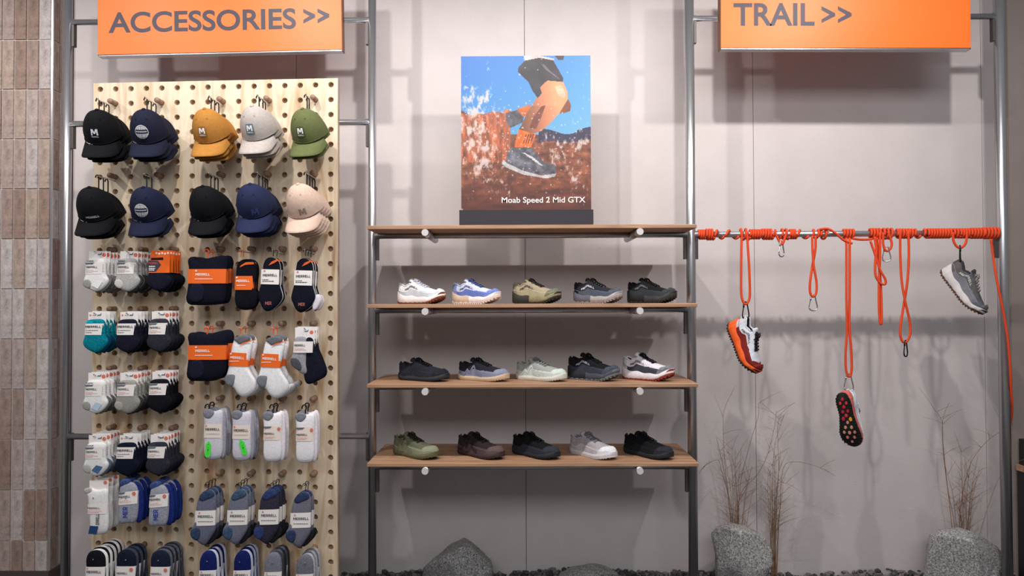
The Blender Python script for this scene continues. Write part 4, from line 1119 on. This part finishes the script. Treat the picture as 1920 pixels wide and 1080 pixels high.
    if lugs:
        for (t, v, c, sz) in lugs:
            w = ws(t); z = zb(t) - th * .7; x = t * Ln; y = cy(t) + v * w
            pts = [(x + sz * 1.25 * math.cos(a), y + sz * math.sin(a)) for a in [2 * PI * k / 7 + .3 for k in range(7)]]
            MB().add([(a, b, z + .002) for a, b in pts] + [(x + (a - x) * .8, y + (b - y) * .8, z - lh) for a, b in pts], [tuple(range(7, 14))] + [(i, (i + 1) % 7, 7 + (i + 1) % 7, 7 + i) for i in range(7)]).build('lug', M('lug_%d_%d_%d' % c, c, .55), root)
    # lettering or zigzag on the lateral side, laid on the surface
    def lay(v, f, mat, name, t0, t1, s0, s1, off=.0021, side=-1):
        MB().add([S(t0 + (t1 - t0) * a, side * (s0 + (s1 - s0) * b)) + nrm(t0 + (t1 - t0) * a, side * (s0 + (s1 - s0) * b)) * off for a, b in v], f).build(name, mat, root)
    if ink:
        v, f, _ = text2d('MERRELL', .03, 1)
        lay(v, f, plain(ink), 'lettering', .21, .50, .715, .615)
    if mark:
        band = [(0, .15), (.16, .1), (.30, .75), (.44, .25), (.60, .85), (.74, .2), (1, .05)]
        v = []; f = []; n = 40
        for i in range(n + 1):
            a = i / n; b = [y0 + (y1 - y0) * (a - x0) / (x1 - x0) for (x0, y0), (x1, y1) in zip(band, band[1:]) if x0 <= a <= x1][0]
            v += [(a, b - .16), (a, b + .16)]
            if i: f.append((2 * i - 2, 2 * i, 2 * i + 1, 2 * i - 1))
        lay(v, f, fab(mark), 'zigzag_overlay', .10, .56, .96, .58)
        lay(*oval2d(.5, .5, .5, .5, 12), fab(lining), 'cutout', .30, .36, .58, .46)
    # stitched line above the sole and heel tab
    MB().tube([S(.005 + .02 * i, -.79) + nrm(.005 + .02 * i, -.79) * .0006 for i in range(48)], .0009, 5).build('stitching', fab(tuple(min(255, int(v * 1.25) + 8) for v in low)), root, True)
    mb = MB(); mb.tube([Vector((-.001, 0, zm(.0) + .012)), Vector((-.003, 0, zu(0) - .02)), Vector((-.002, 0, zu(0) + .004)), Vector((.008, 0, zu(.05) + .004))], .0045, 6); mb.build('heel_tab', fab(heel or low), root, True)
    return S

WH = (232, 230, 232)
shoe_specs = [
  # shelf, px x centre, colours..., label
  (1, 790, 'trail', dict(up=WH, low=(206, 212, 218), toe=(222, 224, 228), mid=(236, 228, 226), out=(120, 62, 36), lace=(214, 214, 224), lining=(196, 198, 210), ink=(30, 30, 34)), 'white trail shoe with brown gum outsole on the second shelf'),
  (1, 893, 'trail', dict(up=(206, 212, 236), low=(104, 122, 190), toe=(118, 134, 198), mid=(232, 222, 220), out=(222, 204, 196), lace=(74, 86, 140), lining=(74, 84, 136), ink=(24, 24, 40), mid2=(206, 182, 156), heel=(134, 146, 196)), 'white and periwinkle blue trail shoe with tan heel foam'),
  (1, 1006, 'trail', dict(up=(166, 152, 128), low=(170, 164, 132), toe=(112, 114, 98), mid=(136, 126, 92), out=(42, 38, 34), lace=(40, 36, 34), lining=(56, 46, 42), ink=(24, 22, 20), mid2=(52, 50, 42), heel=(150, 138, 116)), 'khaki tan trail shoe with dark outsole'),
  (1, 1121, 'trail', dict(up=(40, 42, 50), low=(84, 92, 104), toe=(84, 90, 100), mid=(168, 160, 158), out=(150, 138, 134), lace=(14, 14, 16), lining=(86, 84, 92), ink=(216, 216, 224), mid2=(96, 96, 108), heel=(30, 30, 36)), 'black and slate trail shoe with pale grey sole'),
  (1, 1222, 'trail', dict(up=(24, 25, 29), low=(56, 60, 64), toe=(60, 64, 66), mid=(52, 54, 54), out=(40, 40, 40), lace=(12, 12, 14), lining=(16, 16, 18), ink=(120, 122, 128), mid2=(20, 20, 22)), 'all black trail shoe at the right end of the second shelf'),
  (2, 794, 'flat', dict(up=(36, 37, 46), low=(44, 44, 52), toe=(34, 34, 40), mid=(40, 40, 44), out=(24, 24, 26), lace=(14, 14, 18), lining=(18, 18, 22), mark=(40, 41, 52)), 'dark charcoal shoe at the left end of the third shelf'),
  (2, 906, 'flat', dict(up=(36, 34, 46), low=(128, 132, 158), toe=(136, 138, 160), mid=(196, 172, 142), out=(190, 162, 132), lace=(16, 15, 24), lining=(20, 18, 26), mark=(118, 118, 142)), 'lavender grey shoe with black zigzag and beige sole'),
  (2, 1014, 'flat', dict(up=(158, 162, 156), low=(196, 206, 198), toe=(200, 212, 204), mid=(206, 202, 188), out=(198, 192, 176), lace=(120, 122, 120), lining=(130, 128, 126), mark=(196, 200, 192)), 'pale sage green shoe in the middle of the third shelf'),
  (2, 1112, 'trail', dict(up=(20, 20, 26), low=(56, 60, 74), toe=(72, 76, 88), mid=(64, 68, 80), out=(110, 110, 110), lace=(12, 12, 14), lining=(14, 14, 16), ink=(186, 188, 196), mid2=(34, 34, 40)), 'black trail shoe with white lettering on the third shelf'),
  (2, 1214, 'trail', dict(up=(226, 220, 228), low=(66, 68, 76), toe=(126, 128, 132), mid=(230, 222, 226), out=(140, 56, 36), lace=(20, 20, 30), lining=(30, 26, 30), ink=(24, 24, 32), heel=(200, 200, 196)), 'white and black trail shoe with rust red outsole, third shelf'),
  (3, 779, 'flat', dict(up=(96, 98, 78), low=(134, 136, 112), toe=(140, 140, 116), mid=(96, 92, 62), out=(86, 84, 54), lace=(40, 36, 26), lining=(60, 58, 46), mark=(120, 122, 100)), 'olive green shoe at the left end of the lowest shelf'),
  (3, 900, 'flat', dict(up=(44, 34, 36), low=(84, 68, 72), toe=(98, 80, 78), mid=(62, 44, 44), out=(50, 36, 36), lace=(26, 18, 20), lining=(28, 20, 22), mark=(54, 42, 44)), 'dark brown shoe on the lowest shelf'),
  (3, 1003, 'flat', dict(up=(16, 16, 20), low=(46, 48, 58), toe=(50, 52, 62), mid=(34, 36, 42), out=(22, 22, 26), lace=(8, 8, 10), lining=(10, 10, 12)), 'black shoe with grey toe in the middle of lowest shelf'),
  (3, 1110, 'flat', dict(up=(166, 160, 166), low=(186, 182, 186), toe=(226, 226, 230), mid=(200, 196, 200), out=(216, 212, 214), lace=(110, 108, 116), lining=(130, 126, 132), collar=(180, 174, 180)), 'pale grey and white shoe on the lowest shelf'),
  (3, 1213, 'flat', dict(up=(14, 14, 18), low=(26, 28, 34), toe=(46, 44, 54), mid=(30, 34, 36), out=(26, 30, 30), lace=(8, 8, 10), lining=(18, 20, 26)), 'black shoe at the right end of the lowest shelf'),
]
rsh = random.Random(21)
for sh, px, style, kw, label in shoe_specs:
    z = shelf_z[sh]
    Dc = 3.72
    x = P(px, 600, Dc).x
    view = math.atan((px - 975) / F)
    th = -math.radians(29 if style == 'trail' else 33 if sh == 2 else 43) - view * .85 + rsh.uniform(-.04, .04)
    sc = (.90, .95)[sh == 2] if style == 'trail' else (.97 if sh == 2 else 1.0)
    c, s_ = math.cos(th), math.sin(th)
    t = thing('trail_shoe' if style == 'trail' else 'training_shoe', label, 'shoe', (x - .1425 * sc * c, Dc - .1425 * sc * s_, z + .0005), 'shoes on the oak shelves', (0, 0, th))
    t.scale = (sc,) * 3
    build_shoe(t, style, **kw)

# ------------------------------------------------------------------ rope, carabiners and hanging shoes on the right rail
RZ = bar_z[(2, 438.5)]; RR = .0155; RO = .0062
ROPE = M('orange_rope', (232, 74, 28), .75, var=.12, vs=200, bump=.5, bs=500)
def rx(px): return P(px, 438, DP).x
rope = thing('climbing_rope', 'orange climbing rope wound along the rail with hanging loops', 'rope', (rx(1590), DP, RZ))
ro = Vector((rx(1590), DP, RZ))
def rope_part(name, pts, k=5, r=RO, closed=False):
    MB().tube([p - ro for p in catmull(pts, k, closed)], r, 8, closed).build(name, ROPE, rope, True)
def coil(px0, px1, turns, extra=0, ph=0):
    n = max(12, int(turns * 14)); R = RR + RO * .92 + extra
    pts = []
    for i in range(n + 1):
        f = i / n; a = ph + f * turns * 2 * PI
        pts.append(Vector((rx(px0 + (px1 - px0) * f), DP + R * math.cos(a + PI), RZ + R * math.sin(a))))
    MB().tube([p - ro for p in pts], RO, 8).build('rope_coil', ROPE, rope, True)
for a in ((1309, 1322, 3.0), (1323, 1338, 3, .004), (1338, 1356, 1), (1358, 1384, 1), (1386, 1404, 2, .006), (1405, 1426, 4.5), (1428, 1448, 4, .003), (1448, 1464, 1), (1464, 1478, 2, .004), (1480, 1492, 3), (1492, 1514, 1),
          (1522, 1536, 1.5), (1536, 1550, 1.5, .004), (1580, 1600, 3.5), (1630, 1652, 4, .003), (1654, 1672, 2.5, .004), (1680, 1710, 5.5), (1712, 1723, 1), (1730, 1740, 1), (1738, 1782, 8.5), (1786, 1798, 2), (1798, 1818, 4), (1818, 1846, 5, .002), (1842, 1870, 4.5, .004)):
    coil(a[0], a[1], a[2], a[3] if len(a) > 3 else 0, -.6)
FD = DP - RR - RO * 1.6
def rp(px, py, d=0): return P(px, py, FD + d)
rope_part('rope_strand', [rp(1538, 430), rp(1552, 429, -.004), rp(1566, 437, -.006), rp(1580, 449, -.004), rp(1592, 455), rp(1598, 456)])
rope_part('rope_strand', [rp(1598, 447, .01), rp(1612, 449, .012), rp(1626, 449, .012), rp(1636, 448, .01)])
rope_part('rope_loop', [rp(1391, 436), rp(1390, 470), rp(1389.5, 520), rp(1390, 552), rp(1394, 567), rp(1398, 570), rp(1402, 567), rp(1406, 552), rp(1404.5, 500), rp(1402, 460), rp(1401, 434)])
rope_part('rope_loop', [rp(1452, 434), rp(1460, 450), rp(1466, 458), rp(1471, 448), rp(1475, 434)])
rope_part('rope_loop', [rp(1523, 442), rp(1523.5, 470), rp(1526, 500, -.004), rp(1531, 530), rp(1530, 550), rp(1524, 556), rp(1519, 548), rp(1519, 528), rp(1524, 495, .006), rp(1529, 465), rp(1529, 442)])
rope_part('rope_loop', [rp(1587, 446), rp(1587, 500), rp(1587, 560, -.003), rp(1588, 620), rp(1585.5, 660), rp(1586, 690), rp(1590, 705), rp(1595, 703), rp(1597, 685), rp(1595.5, 650), rp(1592.5, 610), rp(1593, 540), rp(1593, 446)])
rope_part('rope_loop', [rp(1632, 452), rp(1640, 475), rp(1650, 505, -.006), rp(1660, 524, -.006), rp(1659, 533, -.004), rp(1650, 530), rp(1642, 517), rp(1641, 495), rp(1643, 470), rp(1640, 444)])
rope_part('rope_loop', [rp(1650, 436), rp(1650, 480), rp(1648, 530, .006), rp(1648, 575), rp(1650, 604), rp(1652.5, 606), rp(1653, 590), rp(1651.5, 540, .012), rp(1646, 470, .012), rp(1644, 446)])
rope_part('rope_loop', [rp(1656, 436), rp(1656, 458), rp(1661, 470), rp(1668, 468), rp(1672, 456), rp(1665, 434)])
rope_part('rope_loop', [rp(1688, 430), rp(1688, 480), rp(1691, 530), rp(1698, 568, -.005), rp(1706, 605), rp(1706, 628), rp(1698, 642), rp(1690, 636), rp(1688, 615), rp(1694, 575, .007), rp(1701, 530), rp(1704, 480), rp(1703, 432)])
rope_part('rope_loop', [rp(1787, 436), rp(1788, 452), rp(1795, 463), rp(1803, 464), rp(1811, 455), rp(1813, 436)])
px4 = 1881
rope_part('rope_tail', [rp(1858, 448), rp(1862, 480), rp(1868, 520, -.02), rp(1876, 560, -.03), rp(1884, 600, -.03), rp(1890, 640, -.03), rp(1894, 690, -.022), rp(1896, 735, 0), rp(1897.5, 770, .03), rp(1892, 810, .075), rp(1885, 870, .08), rp(1885, 960, .08), rp(1890, 1050, .08), rp(1893, 1090, .08)], 6, .0058)

def carabiner(px, top, bot, w, mat, label, turn=0, D=None):
    D = D or FD
    k = D / F; h = (bot - top) * k; ww = w * k
    p = P(px, top, D)
    t = thing('carabiner', label, 'carabiner', p, 'carabiners on the rope', (0, 0, turn))
    pts = [(-.14, -.02), (.12, -.02), (.24, -.12), (.36, -.4), (.5, -.74), (.42, -.92), (.17, -1.0), (-.17, -1.0), (-.42, -.92), (-.5, -.74), (-.36, -.4), (-.25, -.12)]
    V3 = [Vector((x * ww, 0, z * h)) for x, z in pts]
    full = catmull(V3, 4, True)
    MB().tube(full[:36], .0034, 8).build('body', mat, t, True)
    MB().tube(full[35:47] + [full[0]], .0028, 8).build('gate', mat, t, True)
    a = full[42]
    MB().tube([a + Vector((0, 0, .008)), a - Vector((0, 0, .008))], .0042, 10).build('gate_sleeve', mat, t, True)
    return t
BLKM = M('black_anodised', (30, 32, 34), .35, .7)
carabiner(1398, 566, 598, 12, BLKM, 'black carabiner carrying the orange and white shoe')
carabiner(1465, 452, 481, 13, CHROME, 'silver carabiner clipped close under the left half of rail', .5)
carabiner(1524.5, 553, 582, 15, CHROME, 'silver carabiner empty at the end of a long loop')
carabiner(1591, 701, 733, 17, CHROME, 'silver carabiner carrying the shoe that shows its tread')
carabiner(1662, 462, 490, 14, CHROME, 'silver carabiner clipped close under the right half of rail', -.3)
carabiner(1698, 638, 668, 12, BLKM, 'black carabiner hanging empty from the crossed loop', .6)
carabiner(1800, 460, 494, 8, BLKM, 'black carabiner carrying the grey and white shoe', 1.2)

def hung(px, py, D, ang, yaw, kw, label, anchor=(.012, 0, .105), base=None, sc=1.0):
    """hang a shoe by its heel tab at the carabiner"""
    R = base if base is not None else Matrix.Rotation(yaw, 3, 'Z') @ Matrix.Rotation(ang, 3, 'Y')
    p = P(px, py, D) - R @ (Vector(anchor) * sc)
    t = thing('hanging_shoe', label, 'shoe', p, 'shoes hanging from the rope')
    t.rotation_euler = R.to_euler(); t.scale = (sc,) * 3
    build_shoe(t, 'trail', **kw)
    return t
hung(1399, 597, FD + .01, math.radians(66), math.radians(-42), dict(up=(216, 218, 226), low=(128, 40, 36), toe=(126, 38, 34), mid=(240, 96, 30), out=(40, 30, 28), lace=(34, 28, 34), lining=(24, 28, 28), ink=(90, 90, 96), heel=(206, 200, 204)), 'white shoe with orange and maroon sole hanging heel up', sc=.98)
hung(1800, 492, FD + .01, math.radians(57), math.radians(-38), dict(up=(92, 88, 88), low=(120, 118, 126), toe=(96, 98, 104), mid=(206, 200, 198), out=(84, 52, 36), lace=(150, 148, 146), lining=(52, 52, 56), ink=(200, 196, 196), heel=(96, 90, 88), collar=(60, 60, 64)), 'grey and white shoe hanging heel up near the right post', sc=.98)
RB = Matrix.Rotation(math.radians(-22), 3, 'Z') @ Matrix(((0, 1, 0), (0, 0, 1), (1, 0, 0))).transposed().to_3x3()
# toe down, tread turned to the viewer
Bx, By, Bz = Vector((.20, 0, -1)).normalized(), None, Vector((.72, .69, .04)).normalized()
By = Bz.cross(Bx).normalized(); Bz = Bx.cross(By).normalized()
RB = Matrix((Bx, By, Bz)).transposed()
pal = [(206, 40, 52), (214, 60, 66), (190, 34, 60), (232, 170, 40), (214, 140, 128), (206, 120, 116)]
lugl = [(.10, 0, pal[0], .008), (.17, -.45, pal[1], .008), (.17, .45, pal[1], .008), (.24, .05, pal[0], .009), (.32, -.4, pal[2], .008), (.33, .4, pal[2], .0085), (.40, .0, pal[1], .009), (.46, .5, pal[2], .010), (.47, -.5, pal[3], .010), (.53, 0, pal[4], .008),
        (.62, -.35, pal[4], .0085), (.62, .35, pal[4], .0085), (.71, -.55, pal[5], .008), (.72, 0, pal[4], .009), (.71, .55, pal[4], .008), (.81, -.4, pal[5], .008), (.81, .35, pal[5], .008), (.90, 0, pal[5], .007)]
hung(1591, 731, FD + .02, 0, 0, dict(up=(214, 220, 228), low=(210, 216, 224), toe=(206, 92, 82), mid=(214, 104, 92), out=(24, 26, 24), lace=(60, 80, 110), lining=(180, 184, 190), lugs=lugl), 'white shoe with coral sole showing its black and red tread', anchor=(.0, 0, .10), base=RB, sc=.95)

# ------------------------------------------------------------------ boulders, gravel and dry grass
GR1 = granite('granite', [(.34, (40, 40, 42)), (.44, (120, 118, 116)), (.54, (178, 176, 174)), (.64, (226, 224, 222))], 130)
def resample(poly, n):
    pts = [Vector((x, z)) for x, z in poly]; m = len(pts)
    ls = [(pts[(i + 1) % m] - pts[i]).length for i in range(m)]; T = sum(ls); out = []
    for k in range(n):
        d = k * T / n; i = 0
        while d > ls[i]: d -= ls[i]; i += 1
        q = pts[i].lerp(pts[(i + 1) % m], d / ls[i]); out.append((q.x, q.y))
    return out
def boulder(outline, D, thick, label, seed):
    pts = [P(x, y, D) for x, y in outline]
    c = Vector((sum(p.x for p in pts) / len(pts), D, GZ - .02))
    poly = [(p.x - c.x, p.z - c.z) for p in pts]
    poly = resample(poly, 72)
    prof = ((1, 0), (.995, .12), (.985, .26), (.97, .40), (.945, .54), (.90, .66), (.84, .76), (.76, .84), (.66, .9), (.54, .945), (.42, .975), (.28, .99), (.14, 1))
    mb = MB(); mb.puff(poly, thick, prof)
    sd = Vector((seed * 7.3, seed * 3.1, 0))
    rk = random.Random(seed * 13); mid = Vector((0, 0, .16)); cuts = []
    for k in range(7):
        nn = Vector((rk.uniform(-1, 1), -rk.uniform(.6, 1.2), rk.uniform(-.4, .9))).normalized(); cuts.append((nn, thick * rk.uniform(.62, .9)))
    out = []
    for v in mb.v:
        v = Vector(v)
        for nn, dd in cuts:
            e = nn.dot(v - mid) - dd
            if e > 0: v = v - nn * e
        n = noise.noise(v * 9 + sd) * .009 + noise.noise(v * 28 + sd) * .006 + noise.noise(v * 80 + sd) * .003
        d = Vector((v.x, v.y * 1.2, v.z - .1)).normalized(); out.append(tuple(v + d * n))
    mb.v = out
    return tag(mb.build('boulder', GR1, None, True, c), label, 'rock', 'granite boulders on the gravel')
boulder([(780, 1125), (786, 1075), (812, 1052), (838, 1030), (868, 1015), (884, 1020), (904, 1040), (921, 1060), (924, 1090), (918, 1125)], 3.98, .15, 'peaked speckled granite boulder under the shoe shelves', 1)
boulder([(1030, 1125), (1048, 1082), (1075, 1068), (1105, 1061), (1135, 1066), (1160, 1078), (1178, 1125)], 4.0, .12, 'low granite boulder just rising above the gravel under the shelves', 2)
boulder([(1346, 1125), (1345, 1050), (1338, 1005), (1352, 990), (1372, 983), (1398, 987), (1428, 1003), (1446, 1025), (1444, 1048), (1434, 1066), (1430, 1125)], 3.96, .15, 'blocky pale granite boulder below the orange and white shoe', 3)
boulder([(1742, 1125), (1750, 1050), (1756, 1008), (1772, 998), (1812, 994), (1856, 1012), (1894, 1040), (1922, 1070), (1934, 1125)], 3.92, .17, 'large slanted granite boulder beside the right post', 4)

rg = np.random.default_rng(8)
ico = [(0, 0, 1), (.894, 0, .447), (.276, .851, .447), (-.724, .526, .447), (-.724, -.526, .447), (.276, -.851, .447), (.724, .526, -.447), (-.276, .851, -.447), (-.894, 0, -.447), (-.276, -.851, -.447), (.724, -.526, -.447), (0, 0, -1)]
icf = [(0, 1, 2), (0, 2, 3), (0, 3, 4), (0, 4, 5), (0, 5, 1), (1, 6, 2), (2, 7, 3), (3, 8, 4), (4, 9, 5), (5, 10, 1), (6, 7, 2), (7, 8, 3), (8, 9, 4), (9, 10, 5), (10, 6, 1), (11, 7, 6), (11, 8, 7), (11, 9, 8), (11, 10, 9), (11, 6, 10)]
mb = MB(); I = np.array(ico)
for k in range(3600):
    x = rg.uniform(-2.2, 2.7); y = DW - .012 - rg.random() ** 1.4 * .42
    s = rg.uniform(.009, .02) * np.array([1, .9, .7]) * rg.uniform(.7, 1.3, 3)
    hgt = .042 * math.exp(-(DW - y) / .12) * (.55 + .45 * math.sin(x * 5.1) * math.sin(x * 2.3 + 1)) + rg.uniform(.010, .034)
    v = I * s * rg.uniform(.75, 1.2, (12, 1)); a = rg.uniform(0, 6.28)
    v = np.stack([v[:, 0] * math.cos(a) - v[:, 1] * math.sin(a), v[:, 0] * math.sin(a) + v[:, 1] * math.cos(a), v[:, 2]], 1) + (x, min(y, DW - .024), GZ - .02 + hgt)
    mb.add(v.tolist(), icf, int(rg.integers(0, 3)))
gv = mb.build('gravel', [M('pebble_%d' % i, c, .85, var=.3, vs=60) for i, c in enumerate(((92, 88, 88), (116, 110, 108), (70, 67, 68)))])
gv['kind'] = 'stuff'; tag(gv, 'dark grey gravel strewn along the foot of the wall', 'gravel')
struct(MB().box(-2.3, 2.72, 3.3, DW - .001, GZ - .06, GZ - .022).build('trim_3', M('gravel_bed', (60, 56, 56), .95, var=.4, vs=90)), 'bed under the gravel')

STRAW = M('dry_straw', (140, 100, 72), .8, var=.25, vs=30)
STRAW2 = M('pale_straw', (150, 124, 100), .8, var=.25, vs=30)
rgs = random.Random(31)
def grass(px, D, stems, label, spread=8):
    base = P(px, 540, D); base.z = GZ - .01
    t = thing('dry_grass', label, 'grass', base); t['kind'] = 'thing'
    for pts, r in stems:
        w = [P(x, y, D + dd) - base for x, y, dd in pts]
        c = catmull(w, 5); n = len(c)
        mb = MB(); mb.tube(c, [1.15 * r * (1 - .6 * i / (n - 1)) for i in range(n)], 5)
        for k in range(rgs.randint(2, 5)):
            i = rgs.randint(int(n * .55), n - 2); p = c[i]; ang = rgs.choice((-1, 1)) * rgs.uniform(.3, 1.3); l = rgs.uniform(.04, .14)
            d = Vector((math.sin(ang), rgs.uniform(-.3, .3), math.cos(ang))) * l
            mb.tube([p, p + d * .5 + Vector((0, 0, .006)), p + d], [.0009, .0008, .0005], 4)
        mb.build('stem', rgs.choice((STRAW, STRAW, STRAW2)), t, True)
def fan(px, n, lo, hi, wid, base=1085):
    out = []
    for k in range(n):
        f = rgs.uniform(-1, 1); y = rgs.uniform(lo, hi); h = base - y
        x0 = px + rgs.uniform(-6, 6); dx = f * wid * h / 300; dd = rgs.uniform(-.06, .04)
        out.append(([(x0, base, 0), (x0 + dx * .25, base - h * .35, dd * .3), (x0 + dx * .55 + rgs.uniform(-3, 3), base - h * .7, dd * .7), (x0 + dx, y, dd)], rgs.uniform(.0010, .0017)))
    return out
grass(1385, 4.12, fan(1385, 22, 800, 985, 46) + [
    ([(1378, 1085, 0), (1366, 930, 0), (1360, 880, 0), (1356, 800, -.02), (1359, 765, -.02), (1380, 722, -.03)], .0016),
    ([(1380, 1085, 0), (1372, 960, 0), (1352, 880, 0), (1345, 862, -.02), (1320, 875, -.04), (1310, 890, -.04)], .0014),
    ([(1390, 1085, 0), (1385, 940, 0), (1420, 890, -.02), (1440, 850, -.02), (1452, 800, -.03), (1456, 770, -.03)], .0015),
    ([(1388, 1085, 0), (1386, 930, 0), (1404, 840, -.02), (1422, 780, -.02), (1424, 755, -.03), (1450, 775, -.04), (1466, 792, -.04)], .0013)], 'dry brown grass tuft growing behind the blocky pale boulder')
grass(1452, 4.10, fan(1452, 20, 800, 980, 24) + [
    ([(1450, 1085, 0), (1455, 960, 0), (1460, 880, -.02), (1458, 800, -.02), (1466, 776, -.03)], .0016),
    ([(1452, 1085, 0), (1456, 950, 0), (1458, 908, -.02), (1478, 908, -.04), (1502, 922, -.05)], .0013),
    ([(1452, 1085, 0), (1462, 960, 0), (1468, 880, -.02), (1490, 866, -.04), (1530, 874, -.05), (1566, 892, -.05)], .0013),
    ([(1450, 1085, 0), (1448, 950, 0), (1452, 840, -.02), (1470, 780, -.03)], .0014)], 'dry brown grass tuft standing right of the blocky pale boulder')
grass(1800, 4.10, fan(1808, 20, 835, 980, 52) + [
    ([(1792, 1085, 0), (1784, 980, 0), (1775, 900, 0), (1768, 830, -.02), (1766, 790, -.02), (1750, 765, -.03)], .0018),
    ([(1794, 1085, 0), (1790, 990, 0), (1776, 910, 0), (1768, 840, -.02), (1768, 785, -.02), (1780, 755, -.03)], .0017),
    ([(1800, 1085, 0), (1800, 960, 0), (1816, 880, -.02), (1835, 845, -.04), (1862, 818, -.06), (1895, 800, -.08)], .0016),
    ([(1812, 1085, 0), (1840, 990, 0), (1866, 912, -.04), (1885, 880, -.06), (1905, 868, -.08)], .0013)], 'dry brown grass tuft growing behind the large slanted boulder')

# ------------------------------------------------------------------ neighbouring fixture at the right edge
cb = thing('display_cabinet', 'black display fixture with a wooden top cut off at the right edge', 'cabinet', (P(1907, 870, 4.12).x, 3.70, 0))
zc = P(1914, 872, 4.1).z
MB().box(0, .5, 0, .42, 0, zc - .03).build('body', plain((22, 20, 20), .5), cb)
MB().box(-.006, .5, -.006, .42, zc - .03, zc).build('top_board', OAK, cb)
MB().box(.012, .5, .02, .42, zc, zc + .14).build('upper_block', plain((22, 20, 20), .5), cb)
